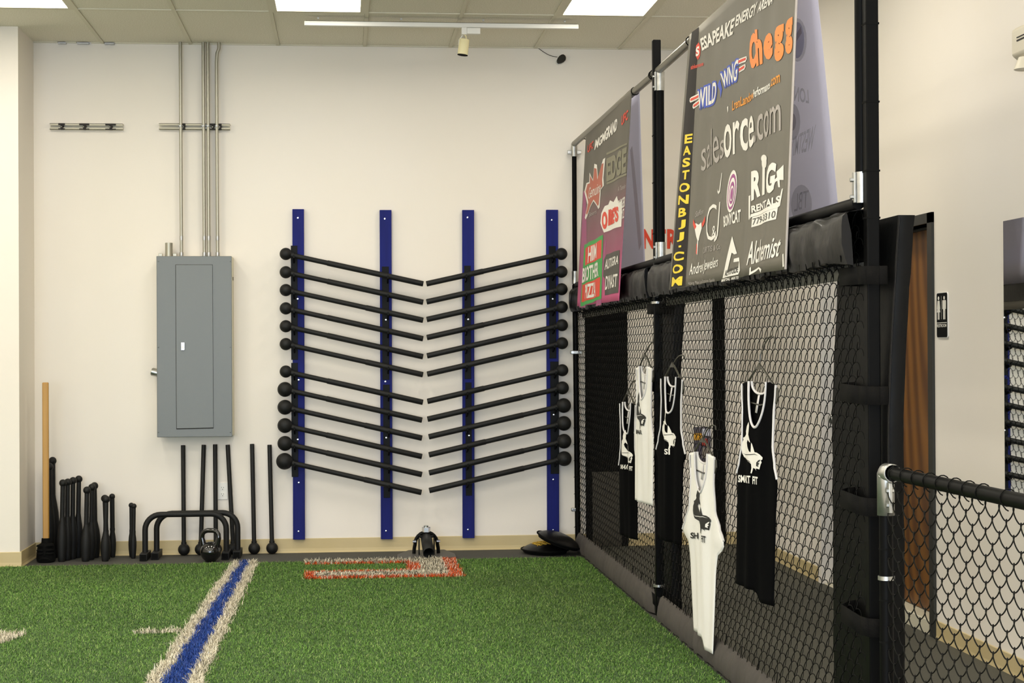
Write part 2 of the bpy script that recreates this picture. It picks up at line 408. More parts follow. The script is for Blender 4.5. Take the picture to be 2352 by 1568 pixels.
CLAB = {415: 'leftmost thin metal conduit rising from panel, standing apart', 467.5: 'thin metal conduit, left one of the close pair above panel',
        478: 'thin metal conduit, right one of the close pair above panel', 498: 'rightmost thin metal conduit above panel, kinked at the ceiling'}
zt = p1.z-.004
for u, lab in CLAB.items():
    x = atY(u, 300, D-.06).x; xb = atY(u+2, 585, D-.06).x
    t = thing('conduit', (xb, D-.06, zt), lab, 'conduit', 'conduits above the panel')
    top = [V(x, D-.06, H-.12), V(x, D-.06, H+.02)] if u != 498 else [V(x, D-.06, H-.14), V(x+.004, D-.06, H-.07), V(x+.017, D-.06, H-.04), V(x+.017, D-.06, H+.02)]
    MB().tube([V(xb, D-.06, zt+.0)]+[V(xb+(x-xb)*.5, D-.06, 2.6)]+top, .0115, 12).build('pipe', 'conduit', t)
    MB().lathe([(.0155, 0), (.0155, .012), (.0145, .013), (.0145, .035), (.013, .036)], (xb, D-.06, zt), 12).build('connector', 'zinc', t)
    MB().lathe([(.013, 0), (.013, .03)], (xb+(x-xb)*.1, D-.06, zt+.12), 12).build('coupling', 'zinc', t)
    zs = atY(u, 290, D-.06).z; mb = MB()
    mb.box(x-.0145, x+.0145, D-.042, D-.039, zs-.014, zs+.014); mb.tube([V(x-.0135, D-.04, zs), V(x-.0135, D-.06, zs), V(x-.008, D-.073, zs), V(x+.008, D-.073, zs), V(x+.0135, D-.06, zs), V(x+.0135, D-.04, zs)], .0025, 6)
    mb.lathe([(.006, 0), (.006, .01)], (x, D-.076, zs), 6, Matrix.Rotation(math.pi/2, 3, 'X')).build('strap', 'zinc', t)
def strut(u0, u1, v, lab, clips):
    a = atY(u0, v, D-.04); b = atY(u1, v, D-.04); z = (a.z+b.z)/2; h = .021
    t = thing('strut_channel', (a.x, D, z-h), lab, 'strut channel', 'strut channels on the back wall')
    mb = MB(); mb.box(a.x, b.x, D-.004, D, z-h, z+h); mb.box(a.x, b.x, D-.038, D-.004, z+h-.003, z+h); mb.box(a.x, b.x, D-.038, D-.004, z-h, z-h+.003)
    mb.box(a.x, b.x, D-.038, D-.035, z+h-.013, z+h); mb.box(a.x, b.x, D-.038, D-.035, z-h, z-h+.013)
    mb.build('channel', M['cream2'], t, smooth=False)
    for (c0, c1) in clips:
        x0 = atY(c0, v, D-.04).x; x1 = atY(c1, v, D-.04).x
        c = MB(); c.box(x0, x1, D-.043, D-.0385, z+h-.012, z+h+.001); c.box(x0, x1, D-.043, D-.0385, z-h-.001, z-h+.007); c.box((x0+x1)/2-.008, (x0+x1)/2+.012, D-.041, D-.01, z-h, z+h)
        c = c.build('channel_clip', 'slot', t, smooth=False)
        MB().sphere(((x0*.6+x1*.4), D-.036, z-.002), .008, 8, 6).build('clip_screw', 'zinc', c)
M['cream2'] = mat('painted over steel', '#C9C2AC', .5)
strut(114, 282, 290.5, 'empty painted strut channel high on the wall near left corner', ((134, 149), (182, 205), (242, 266)))
strut(365, 528, 290.5, 'painted strut channel clamping the four conduits', ((416, 426), (482, 496), (500, 509)))

# wall socket behind the leaning maces
a = atY(499.5, 1147, D-.006); b = atY(523, 1108, D-.006)
t = thing('wall_socket', (a.x, D, a.z), 'white double wall socket between the leaning maces', 'socket')
pl = MB().box(a.x, b.x, D-.007, D, a.z, b.z).build('plate', 'white', t, bevel=.002)
for f in (.3, .68):
    z = a.z+(b.z-a.z)*f; x = (a.x+b.x)/2
    rc = MB().lathe([(.0165, 0), (.0165, .002)], (x, D-.007, z), 16, Matrix.Rotation(math.pi/2, 3, 'X')).build('receptacle', 'white', t)
    mb = MB(); mb.box(x-.008, x-.0055, D-.0096, D-.009, z, z+.009); mb.box(x+.0055, x+.008, D-.0096, D-.009, z, z+.008); mb.box(x-.0025, x+.0025, D-.0096, D-.009, z-.011, z-.006)
    mb.build('slots', 'slot', rc, smooth=False)

# ------------------------------------------------------------------ mace rack: boards, brackets, maces
BD = .038
boards = [((671.5, 480), (698, 480), (673, 1239), (700.5, 1239), 'left outermost', (500, 686, 872, 1009, 1108, 1220)),
          ((872, 482), (899, 482), (875, 1238), (902, 1238), 'left inner', (502, 734, 876, 1005, 1219)),
          ((1062, 482), (1089, 482), (1063, 1235.5), (1090, 1235.5), 'right inner', (499, 733, 1000, 1216)),
          ((1255, 481.5), (1282, 481.5), (1257.5, 1229.5), (1284.5, 1229.5), 'right outermost', (505, 686, 952, 1101, 1217))]
for i, (a, b, c, e, nm, scr) in enumerate(boards):
    A, B, C_, E_ = (atY(*q, D-BD) for q in (a, b, c, e))
    lab = ['navy blue upright board nearest the electrical panel', 'navy blue upright board behind the left maces\' grip ends',
           'navy blue upright board behind the right maces\' grip ends', 'navy blue upright board nearest the cage fence'][i]
    t = thing('rack_board', (C_.x, D, C_.z), lab, 'board', 'blue rack boards')
    MB().prism([C_, E_, B, A], (0, BD, 0)).build('board', 'blue', t, bevel=.002)
    for v in scr:
        q = atY((a[0]+b[0])/2+(c[0]-a[0])*(v-480)/760 + random.uniform(-2, 2), v, D-BD)
        MB().lathe([(.0065, 0), (.006, .0025), (.002, .003)], (q.x, D-BD-(.005 if 620 < v < 1090 else 0), q.z), 10, Matrix.Rotation(math.pi/2, 3, 'X')).build('screw', 'chrome', t)

AX = D-.105       # shaft axis distance
left_y = [583, 625, 666, 708, 749, 790, 853, 894, 935, 977, 1018, 1059]
right_y = [583, 624, 664, 705, 746.5, 788, 850, 890.5, 931, 972, 1013, 1053]
left_d = [28]*7+[34, 34, 34, 34, 38]; right_d = [28]*7+[30, 34, 34, 34, 34.5]
mace_cache = {}
PXM = (D-.105)/F_PX/math.cos(YAW)*1.0
def mace_parts(rad, t, step):
    key = (round(rad, 4), step)
    if key not in mace_cache:
        L = .985
        mace_cache[key] = (MB().sphere((0, 0, 0), rad, 22, 14).build('ball', 'steel', mesh_only=True, local=True),
                           MB().tube([V(rad*.8, 0, 0), V(L*step, 0, 0)], .0175, 14).build('shaft', 'steel', mesh_only=True),
                           MB().tube([V(L*step, 0, 0), V(L*step+.004, 0, 0), V(L-.003, 0, 0), V(L, 0, 0)], [.0178, .0198, .0198, .0185], 14).build('grip', 'steel', mesh_only=True),
                           MB().tube([V(rad*.86, 0, 0), V(rad+.012, 0, 0)], .021, 14).build('collar', 'steel', mesh_only=True))
    for me in mace_cache[key]: link(me.name.split('.')[0], me, t)
shaft_z = {'left': [], 'right': []}
for side, ys, ds in (('left', left_y, left_d), ('right', right_y, right_d)):
    for i, (y, dd) in enumerate(zip(ys, ds)):
        if side == 'left': c = atY(656.5+(0 if dd < 30 else -2)-(1 if dd > 36 else 0), y, AX); e = atY(966.5, y+67.5+i*.35, AX)
        else: c = atY(1289.5+i*.35+(0 if dd < 33 else 2.5), y, AX); e = atY(984.5+i*.45, y+67.5+i*.45, AX)
        dv = (e-c).normalized()
        t = thing('steel_mace', c, 'black ball-ended steel mace, %s on the %s rack' % (ORD[i], side), 'mace', 'steel maces on the %s rack' % side)
        t.rotation_mode = 'QUATERNION'; t.rotation_quaternion = Vector((1, 0, 0)).rotation_difference(dv)
        mace_parts(dd/2*PXM, t, .3 if (i*7+(side == 'left')) % 3 else .58)
        shaft_z[side].append((c, dv))
# brackets: a thin black steel strip with one cradle per mace
br = [('left', 669, 683, 564, 826, 0, 'upper', 'outer'), ('left', 670, 684, 833, 1095, 6, 'lower', 'outer'), ('left', 878.5, 893, 612, 872, 0, 'upper', 'inner'), ('left', 881, 895, 883, 1143, 6, 'lower', 'inner'),
      ('right', 1067.5, 1081, 610, 870, 0, 'upper', 'inner'), ('right', 1070, 1083, 878, 1138, 6, 'lower', 'inner'), ('right', 1262, 1276.5, 565, 823, 0, 'upper', 'outer'), ('right', 1265, 1283, 830, 1088, 6, 'lower', 'outer')]
for side, u0, u1, v0, v1, i0, ul, io in br:
    a = atY(u0, v1, D-BD-.004); b = atY(u1, v0, D-BD-.004)
    t = thing('mace_bracket', (a.x, D-BD, a.z), 'black steel cradle strip, %s one on the %s board of the %s rack' % (ul, io, side), 'bracket', 'mace cradle strips')
    MB().box(a.x, b.x, D-BD-.005, D-BD, a.z, b.z).build('strip', 'black', t, bevel=.001)
    for i in range(i0, i0+6):
        c, dv = shaft_z[side][i]; xm = (b.x-.009 if io == 'inner' and side == 'left' else a.x+.009 if io == 'inner' else (a.x+b.x)/2)
        k = (xm-c.x)/dv.x; z = (c+dv*k).z; w_ = .005
        hk = MB(); pr = [(D-BD-.004, z-.05), (D-BD-.004, z-.023), (AX-.01, z-.0225), (AX-.026, z-.012), (AX-.031, z+.004), (AX-.036, z+.004), (AX-.034, z-.018), (AX-.012, z-.034)]
        hk.prism([V(xm-w_, y, zz) for y, zz in pr], (2*w_, 0, 0)).build('cradle', 'black', t, smooth=False)

# ------------------------------------------------------------------ maces leaning on the wall
fm = [((420.5, 1022), (422.5, 1262), 'leaning upright left of the others'), ((468, 1021), (461, 1260), 'leaning left behind the kettlebell handle'), ((494, 1020), (496, 1260), 'standing straight behind the kettlebell'),
      ((523, 1021), (536, 1259), 'tilted beside the wall socket'), ((579, 1019), (584, 1258), 'second from the blue boards'), ((619, 1021), (625, 1258), 'nearest the blue boards')]
for (u0, v0), (u1, v1), lab in fm:
    yb = D-.062; c = atY(u1, v1, yb); rad = .0415; c.z = rad; e = atY(u0, v0, D-.02)
    t = thing('floor_mace', c, 'black steel mace on the floor against the wall, '+lab, 'mace', 'steel maces leaning on the back wall')
    MB().sphere(c, rad, 22, 14).build('ball', 'steel', t)
    dv = (e-c).normalized(); MB().tube([c+dv*rad*.9, e-dv*.004, e], [.0155, .0155, .0145], 14).build('shaft', 'steel', t)
    MB().tube([c+dv*rad*.85, c+dv*(rad+.01)], .019, 14).build('collar', 'steel', t)

# ------------------------------------------------------------------ steel clubs
def club(name, base, top, rb, rh, rk, frac, lab, grp):
    """base point on floor, top = knob centre, rb belly radius, rh handle radius, rk knob radius, frac = neck height share"""
    ax = (top-base); L = ax.length; m = Vector((0, 0, 1)).rotation_difference(ax.normalized()).to_matrix()
    t = thing('steel_club', base, lab, 'club', grp)
    n = L*frac
    pr = [(rb*.62, 0), (rb*.72, .006), (rb*.8, n*.12), (rb*.94, n*.3), (rb, n*.48), (rb*.97, n*.64), (rb*.84, n*.8), (rb*.66, n*.93), (rh*1.12, n*1.03), (rh*1.02, n*1.08)]
    MB().lathe(pr, base, 20, m).build('body', 'steel', t)
    MB().lathe([(rh, n*1.06), (rh, L-rk*.6)], base, 14, m).build('handle', 'steel', t)
    MB().sphere(top, rk, 16, 10).build('knob', 'steel', t)
K = PXM
def mk(kx, ky, bx, by_Y, wb, wh, wk, frac, lab, grp, ytop=None):
    b = atY(bx, 1280, by_Y); b.z = 0
    tp = atY(kx, ky, by_Y if ytop is None else ytop)
    club('steel_club', b, tp, wb*K/2, wh*K/2, wk*K/2, frac, lab, grp)
G = 'steel clubs by the left corner'
mk(120.7, 1058, 122, 12.30, 29, 12.5, 18, .6, 'tallest black steel club, right behind the wooden hammer handle', G)
mk(113.6, 1072, 112, 12.19, 27, 12.5, 18, .6, 'tall black steel club mostly hidden by the wooden hammer handle', G)
for i, (kx, ky, bx, Y) in enumerate(((144.5, 1109, 141.5, 12.07), (155.8, 1107, 153.5, 12.14), (167.8, 1103.5, 166, 12.21), (181, 1100, 178.5, 12.285))):
    mk(kx, ky, bx, Y, 21.5, 10.5, 16.5, .52, 'long black steel club in the group of four, '+['frontmost', 'second from the front', 'second from the back', 'rearmost'][i], G)
for i, (kx, ky, bx, Y) in enumerate(((199.8, 1125.5, 196.5, 12.06), (211.5, 1119, 208, 12.16), (217, 1115.5, 219.5, 12.28))):
    mk(kx, ky, bx, Y, 23, 10.5, 17, .48, 'medium black steel club in the group of three, '+['front one', 'middle one', 'rear one'][i], G)
for i, (kx, ky, bx, Y) in enumerate(((243.8, 1146.5, 241.5, 12.05), (240.8, 1144.5, 246.5, 12.165), (257.5, 1140, 259, 12.285))):
    mk(kx, ky, bx, Y, [21, 17, 15.5][i], 10.5, [17, 17, 13.5][i], .45, 'short black steel club in the trio right of the mediums, '+['front one', 'hidden middle one', 'slim rear one'][i], G)
for i, (kx, ky, bx, Y) in enumerate(((301.5, 1160, 302.5, 12.27), (307.6, 1162, 306, 12.19))):
    mk(kx, ky, bx, Y, 14, 8.5, 12, .5, 'smallest black steel club beside the parallettes, '+['rear one', 'front one'][i], G)

# ------------------------------------------------------------------ long wooden-handled hammer standing on its head
HY = 12.06
hb = atY(105, 1287, HY); hb.z = 0; t0 = atY(104.5, 878, HY); t1 = atY(104.5, 1236, HY)
t = thing('hammer', hb, 'tall wooden-handled hammer standing on its black rubber head', 'hammer')
MB().box(t0.x-.0205, t0.x+.0205, HY-.014, HY+.014, t1.z-.02, t0.z).build('handle', 'wood', t, bevel=.006)
hd = MB().lathe([(.05, 0), (.062, .008), (.066, .03), (.063, .07), (.058, .1), (.048, .122), (.03, .132)], (t0.x, HY, 0), 22).build('head', 'blackmatte', t)
MB().lathe([(.035, .12), (.031, .14), (.03, .162), (.026, .163)], (t0.x, HY, 0), 18).build('collar', 'blackmatte', t)
for s in (-1, 1):
    for z, w_, dz in ((.112, .04, .006), (.085, .046, .002), (.066, .047, -.004)):
        MB().tube([V(t0.x+s*(.008+.05*k/5), HY-.064*math.sqrt(max(.05, 1-(.12+.78*k/5)**2))-.004, z+dz*math.sin(k/5*math.pi)) for k in range(6)], [.003, .008, .009, .009, .008, .003], 8).build('rib', 'blackmatte', hd)
MB().tube([V(t0.x-.035+.07*k/6, HY-.062*math.sqrt(1-(.5*(k-3)/3)**2), .03-.012*(abs(k-3)/3)**2) for k in range(7)], [.004, .008, .011, .012, .011, .008, .004], 8).build('lip', 'blackmatte', hd)
MB().sphere((t0.x, HY-.06, .06), .013, 10, 8, (1, .8, 1.4)).build('nub', 'blackmatte', hd)

# ------------------------------------------------------------------ parallettes and kettlebell
def parallette(uL, uR, vt, Y, lab, ftl, ftr):
    a = atY(uL, 1268, Y); b = atY(uR, 1268, Y); zt_ = atY((uL+uR)/2, vt, Y).z; R_ = .105; r_ = .0195
    t = thing('parallette', (a.x, Y, 0), lab, 'parallette', 'pair of black parallettes')
    pts = [V(a.x, Y, .05), V(a.x, Y, zt_-R_)]
    pts += [V(a.x+R_-R_*math.cos(k*math.pi/16), Y, zt_-R_+R_*math.sin(k*math.pi/16)) for k in range(1, 9)]
    pts += [V(b.x-R_+R_*math.sin(k*math.pi/16), Y, zt_-R_+R_*math.cos(k*math.pi/16)) for k in range(0, 9)]
    pts += [V(b.x, Y, .05)]
    MB().tube(pts, r_, 14).build('bar', 'steel', t)
    for x in (a.x, b.x):
        ft = MB().box(x-.026, x+.026, Y-.125, Y+.125, .002, .05).build('foot', 'steel', t, bevel=.003)
        MB().box(x-.021, x+.021, Y-.127, Y-.1245, .007, .045).build('end_cap', 'blackmatte', ft)
    return t
parallette(333.5, 520, 1180.5, 12.13, 'black U-shaped parallette nearer the turf, with kettlebell in front', 0, 0)
parallette(360, 546, 1178, 12.20, 'black U-shaped parallette behind the other, shifted to the right', 0, 0)
KY = 11.93
kc = atY(483.6, 1268, KY); kr = .0695; kc.z = kr-.003
t = thing('kettlebell', (kc.x, KY, 0), 'glossy black kettlebell on the floor in front of parallettes', 'kettlebell')
MB().lathe([(.035, 0)]+[(kr*math.sin(a), kc.z-kr*math.cos(a)) for a in [math.radians(d) for d in range(32, 180, 8)]]+[(.003, kc.z+kr)], (kc.x, KY, 0), 28).build('bell', 'gloss', t, angle=60)
hz = kc.z+kr*.62; hp = []
for x, z in ((-.042, -.02), (-.052, .02), (-.06, .05), (-.058, .075), (-.044, .094), (-.02, .102), (.02, .102), (.044, .094), (.058, .075), (.06, .05), (.052, .02), (.042, -.02)):
    hp.append(V(kc.x+x, KY+.0, hz+z))
rotk = Matrix.Rotation(math.radians(-18), 4, 'Z'); hp = [V(kc.x, KY, 0)+(rotk @ (p-V(kc.x, KY, 0))) for p in hp]
MB().tube(hp, [.02, .018, .0165, .016, .016, .0165, .0165, .016, .016, .0165, .018, .02], 14).build('handle', 'gloss', t, angle=60)

# ------------------------------------------------------------------ landmine (bar pivot) on its plate
cx = atY(979, 1270, 12.1).x
t = thing('landmine_base', (cx, 12.1, 0), 'black barbell landmine pivot on flat steel plate between blue boards', 'landmine base')
a = atZ(914, 1279, .012); b = atZ(1049, 1279, .012); c = atZ(1028, 1263, .012); e = atZ(932, 1264, .012)
yb, yf = 12.32, 11.87
MB().prism([V(a.x, yf, .002), V(b.x, yf, .002), V(b.x, yf+.2, .002), V(c.x-.02, yb, .002), V(e.x+.02, yb, .002), V(a.x, yf+.2, .002)], (0, 0, .011)).build('plate', mat('scuffed plate steel', '#4A4845', .55), t, bevel=.002)
# arch bracket
arch = [V(cx+.078*math.sin(k), 12.1, .075+.085*math.cos(k)) for k in [math.radians(d) for d in range(-90, 91, 15)]]
arch = [V(cx-.085, 12.1, .013), V(cx-.083, 12.1, .05)]+arch+[V(cx+.083, 12.1, .05), V(cx+.085, 12.1, .013)]
MB().tube(arch, .0125, 8).build('arch', 'black', t)
for s in (-1, 1):
    MB().box(cx+s*.052-.004, cx+s*.052+.004, 12.02, 12.07, .013, .125).build('upright', 'black', t, bevel=.002)
    MB().lathe([(.009, -.012), (.009, .012)], (cx+s*.083, 12.07, .1), 6, Matrix.Rotation(math.pi/2, 3, 'Y')).build('side_bolt', 'chrome', t)
MB().tube([V(cx, 12.14, .13), V(cx+.004, 11.80, .048)], .037, 20, caps=False).build('sleeve', 'steel', t, solid=.005)
MB().tube([V(cx, 12.15, .132), V(cx, 12.12, .125)], .034, 18).build('sleeve_end', 'blackmatte', t)
MB().box(cx-.05, cx+.05, 12.06, 12.13, .125, .142).build('yoke', 'black', t, bevel=.004)
hx = MB().lathe([(.028, .158), (.03, .162), (.03, .192), (.027, .196)], (cx, 12.1, 0), 6).build('pivot_nut', 'chrome', t, smooth=False)
MB().lathe([(.017, .194), (.017, .205), (.013, .207)], (cx, 12.1, 0), 12).build('bolt_end', 'chrome', hx)

# ------------------------------------------------------------------ two curved strike shields on the floor
def shield(c, yawd, tilt, roll, lab, scale=1):
    t = thing('strike_shield', c, lab, 'strike shield', 'black strike shields by the cage')
    m = Matrix.Translation(c) @ Matrix.Rotation(math.radians(yawd), 4, 'Z') @ Matrix.Rotation(math.radians(roll), 4, 'Y') @ Matrix.Rotation(math.radians(tilt), 4, 'X')
    a, b = .155*scale, .2*scale
    def P(u, v):   # dome
        an = u*2*math.pi; r = v
        return m @ V(a*r*math.cos(an), b*r*math.sin(an), .03+.048*(1-r**2.6))
    MB().grid(P, 28, 8, 0, 1, .02, 1).build('shell', 'vinyl', t)
    rim = [m @ V((a+.004)*math.cos(k*math.pi/14), (b+.004)*math.sin(k*math.pi/14), .03) for k in range(28)]
    MB().tube(rim, .006, 8, closed=True).build('piping', 'blackmatte', t)
    bt = MB(); bt.sweep([[m @ V(a*s*math.cos(k*math.pi/14), b*s*math.sin(k*math.pi/14), z) for k in range(28)] for s, z in ((1, .03), (.93, .008), (.7, 0))]); bt.build('underside', 'blackmatte', t)
    return t, m
ya = .0
c1 = atZ(1258, 1274, 0); c1 = V(c1.x+.0, 12.12, 0)
t, m = shield(V(1.385, 12.1, .0), 15, 0, 0, 'black strike shield lying flat on the floor with gold mark')
gm = MB(); random.seed(3)
def dome(x, y): r = math.hypot(x/.155, y/.2); return m @ V(x, y, .032+.048*(1-r**2.6))
for k in range(6):     # wavy script strokes printed across the top of the shell
    gm.tube([dome(-.085+.125*q/12, -.075+.022*k+.012*math.sin(q*1.9+k)) for q in range(13)], .0042, 6)
gm.build('gold_mark', mat('gold print', '#B5912F', .5), t)['kind'] = 'stuff'
shield(V(1.465, 12.02, .072), -20, -3, 21, 'black strike shield propped on the other against the fence skirt')

# ------------------------------------------------------------------ track light and wall camera
ta = atZ(699, 56, H-.05); tb = atZ(1329, 63, H-.05); TY = 11.32
t = thing('track_light', (ta.x, TY, H), 'white ceiling track bar with one cream spotlight', 'track light')
tk = MB().box(ta.x, tb.x, TY-.018, TY+.018, H-.058, H-.03).build('track', 'white', t, bevel=.002)
MB().box(ta.x+.01, tb.x-.01, TY-.012, TY+.019, H-.031, H-.027).build('track_shadow_gap', 'slot', tk, smooth=False)
for k in range(4):
    x = ta.x+(tb.x-ta.x)*(.05+.3*k); MB().box(x-.006, x+.006, TY-.01, TY+.01, H-.014, H-.003).build('mount', 'zinc', tk)
sx0 = atY(1060, 70, TY).x; sx1 = atY(1072, 70, TY).x; sx2 = atY(1103, 70, TY).x
sp = MB().box(sx0, sx1, TY-.02, TY+.02, H-.105, H-.058).build('adapter', 'white', t, bevel=.003)
MB().box(sx1, sx2, TY-.018, TY+.018, H-.1, H-.06).build('transformer', 'white', sp, bevel=.003)
hp0 = atY(1067, 90, TY); hp1 = atY(1062.5, 126, TY)
MB().tube([V(sx0+.02, TY, H-.105), V(sx0+.028, TY, H-.112), hp0+V(.012, 0, .004), hp0+V(.01, 0, -.01)], .004, 8).build('cord', 'cream', sp)
MB().tube([V(sx0+.008, TY+.02, H-.105), hp0+V(-.034, 0, -.005), hp0+V(-.037, 0, -.06)], .0045, 6).build('yoke', 'white', t)
ax = (hp1-hp0)
sh = MB().tube([hp0, hp0+ax*.02, hp1-ax*.02, hp1], [.028, .0335, .0335, .033], 22).build('lamp_head', 'cream', t)
MB().tube([hp1-ax*.01, hp1+ax*.03], .0338, 22).build('rim', 'blackmatte', sh)

q = atY(1289, 136, D-.03)
t = thing('wall_camera', (q.x, D, q.z), 'small black wall camera on a thin wire under the ceiling', 'camera')
mrot = Matrix.Rotation(math.radians(24), 3, 'Y')
outl = [(.0, .037), (.016, .033), (.027, .021), (.031, .004), (.025, -.014), (.012, -.03), (-.004, -.04), (-.018, -.039), (-.026, -.026), (-.027, -.006), (-.022, .014), (-.012, .029)]
MB().prism([V(q.x, D-.05, q.z)+mrot @ V(x, 0, z) for x, z in outl], (0, .038, 0)).build('face', 'gloss', t, bevel=.006)
MB().prism([V(q.x, D-.03, q.z)+mrot @ V(x*1.07, 0, z*1.07) for x, z in outl], (0, .03, 0)).build('shell', 'white', t, bevel=.004)
w0 = atY(1237, 111, D-.012); w1 = atY(1258, 125, D-.012); w2 = atY(1280, 131, D-.03)
MB().tube([V(w0.x, D-.01, H-.0), w0, (w0+w1)/2+V(0, 0, -.002), w1, (w1+w2)/2+V(0, 0, -.004), w2], .0022, 6).build('wire', 'slot', t)

# ------------------------------------------------------------------ lettering helpers
_txt = {}
def text_geo(body, shear=0, offset=0, space=1):
    key = (body, shear, offset, space)
    if key in _txt: return _txt[key]
    cu = bpy.data.curves.new('txt', 'FONT'); cu.body = body; cu.shear = shear; cu.offset = offset; cu.space_character = space; cu.resolution_u = 3; cu.fill_mode = 'FRONT'
    o = bpy.data.objects.new('txt', cu); COL.objects.link(o); bpy.context.view_layer.update()
    me = bpy.data.meshes.new_from_object(o.evaluated_get(bpy.context.evaluated_depsgraph_get()))
    vs = [v.co.copy() for v in me.vertices]; fs = [tuple(p.vertices) for p in me.polygons]
    bpy.data.objects.remove(o); bpy.data.curves.remove(cu); bpy.data.meshes.remove(me)
    x0 = min(v.x for v in vs); x1 = max(v.x for v in vs); y0 = min(v.y for v in vs); y1 = max(v.y for v in vs)
    r = [((v.x-x0)/(x1-x0), (v.y-y0)/(y1-y0)) for v in vs], fs
    _txt[key] = r; return r
def refine(pts, tris, fn, L=.035):
    """split long triangles so that flat print follows the surface fn(a, b)"""
    pts = list(pts); W3 = [fn(*p) for p in pts]; out = []; mid = {}
    st = [tuple(t) for t in tris]
    while st:
        t = st.pop(); e = [((W3[t[i]]-W3[t[(i+1) % 3]]).length, i) for i in range(3)]; l, i = max(e)
        if l < L or len(out) > 6000: out.append(t); continue
        a, b, c = t[i], t[(i+1) % 3], t[(i+2) % 3]; k = (min(a, b), max(a, b))
        if k not in mid:
            p = ((pts[a][0]+pts[b][0])/2, (pts[a][1]+pts[b][1])/2); pts.append(p); W3.append(fn(*p)); mid[k] = len(pts)-1
        m = mid[k]; st += [(a, m, c), (m, b, c)]
    return W3, out
def tri2(poly): return [tuple(t) for t in tessellate_polygon([[Vector((p[0], p[1], 0)) for p in poly]])]
class Surf:
    """a surface P(s,t) that print can be laid on; front = unit direction the print faces"""
    def __init__(s, P, front, guess=(.5, .5)): s.P = P; s.front = Vector(front).normalized(); s.guess = guess
    def find(s, u, v):
        a, b = s.guess
        for _ in range(30):
            p = proj(s.P(a, b)); e = (p[0]-u, p[1]-v)
            if abs(e[0])+abs(e[1]) < .02: break
            h = 1e-4; pa = proj(s.P(a+h, b)); pb = proj(s.P(a, b+h))
            J = ((pa[0]-p[0])/h, (pb[0]-p[0])/h, (pa[1]-p[1])/h, (pb[1]-p[1])/h); dt = J[0]*J[3]-J[1]*J[2]
            da = (J[3]*e[0]-J[1]*e[1])/dt; db = (-J[2]*e[0]+J[0]*e[1])/dt; g = min(1, .12/max(abs(da), abs(db), 1e-9)) if s.guess[0] < 0 else 1
            a -= da*g; b -= db*g
        return a, b
    def text(s, body, quad, m, parent, off=.003, mirror=False, name='lettering', **k):
        """quad: bottom-left, bottom-right, top-right, top-left as seen"""
        q = [s.find(*p) for p in quad]; vs, fs = text_geo(body, **k); out = []
        for x, y in vs:
            if mirror: x = 1-x
            out.append((q[0][0]*(1-x)*(1-y)+q[1][0]*x*(1-y)+q[2][0]*x*y+q[3][0]*(1-x)*y, q[0][1]*(1-x)*(1-y)+q[1][1]*x*(1-y)+q[2][1]*x*y+q[3][1]*(1-x)*y))
        W3, tr = refine(out, [(f[0], f[i], f[i+1]) for f in fs for i in range(1, len(f)-1)], s.P)
        return MB().add([p+s.front*off for p in W3], tr).build(name, m, parent, smooth=False)
    def poly(s, pts, m, parent, off=.0025, name='print'):
        mb = MB()
        for pl in (pts if isinstance(pts[0][0], (tuple, list)) else [pts]):
            ab = [s.find(*p) for p in pl]; W3, tr = refine(ab, tri2(ab), s.P); mb.add([p+s.front*off for p in W3], tr)
        return mb.build(name, m, parent, smooth=False)
def ell(cx, cy, rx, ry, n=20, rot=0, a0=0, a1=360):
    out = []
    for k in range(n):
        a = math.radians(a0+(a1-a0)*k/(n if a1-a0 == 360 else n-1)); x, y = rx*math.cos(a), ry*math.sin(a); c, s_ = math.cos(rot), math.sin(rot)
        out.append((cx+x*c-y*s_, cy+x*s_+y*c))
    return out

# red letters on the back wall
wl = Surf(lambda s, t: V(2+s, D, 1.5+t), (0, -1, 0))
t = thing('wall_lettering', atY(1510, 570, D-.003), 'big red capital letters on the back wall behind the banners', 'lettering')
for ch, u0, u1 in (('N', 1477, 1502), ('T', 1503, 1529), ('R', 1532, 1557)):
    wl.text(ch, [(u0, 571), (u1, 571.5), (u1, 526.5), (u0, 526)], 'letter', t, offset=.04, name='letter')

# ------------------------------------------------------------------ right wall: door, sign, mirror, emergency light
def door_unit(n, y0, y1, fm, leafm, zb):
    mb = MB(); fw = .065
    mb.box(XR-.014, XR+.15, y0-fw, y0, 0, DZ+.05); mb.box(XR-.014, XR+.15, y1, y1+fw, 0, DZ+.05); mb.box(XR-.014, XR+.15, y0-fw, y1+fw, DZ, DZ+.05)
    mb.box(XR+.075, XR+.09, y0, y0+.012, 0, DZ); mb.box(XR+.075, XR+.09, y1-.012, y1, 0, DZ); mb.box(XR+.075, XR+.09, y0, y1, DZ-.012, DZ)
    o = struct('door_%d' % n, mb, fm, smooth=False)
    lf = MB().box(XR+.09, XR+.13, y0+.003, y1-.003, zb, DZ-.004).build('door_leaf', leafm, o, bevel=.002)
    MB().lathe([(.012, 0), (.012, .04), (.028, .045), (.03, .06), (.022, .072)], (XR+.09, y1-.07, 1.0), 16, Matrix.Rotation(-math.pi/2, 3, 'Y')).build('door_handle', 'zinc', lf)
    MB().box(XR+.002, XR+.148, y0, y1, .001, zb-.004).build('threshold', 'threshold', o, bevel=.004)
    return o
door_unit(1, DY0, DY1, 'frame', 'oak', .085)
door_unit(2, EY0+.07, EY1-.0651, 'wall', 'frame', .02)
q0 = atX(2152, 776, XR-.006); q1 = atX(2176, 668, XR-.006)
y0, y1, z0, z1 = q1.y, q0.y, q0.z, q1.z-.004
t = thing('restroom_sign', (XR, (y0+y1)/2, z0), 'black restroom sign with white man and woman figures', 'sign')
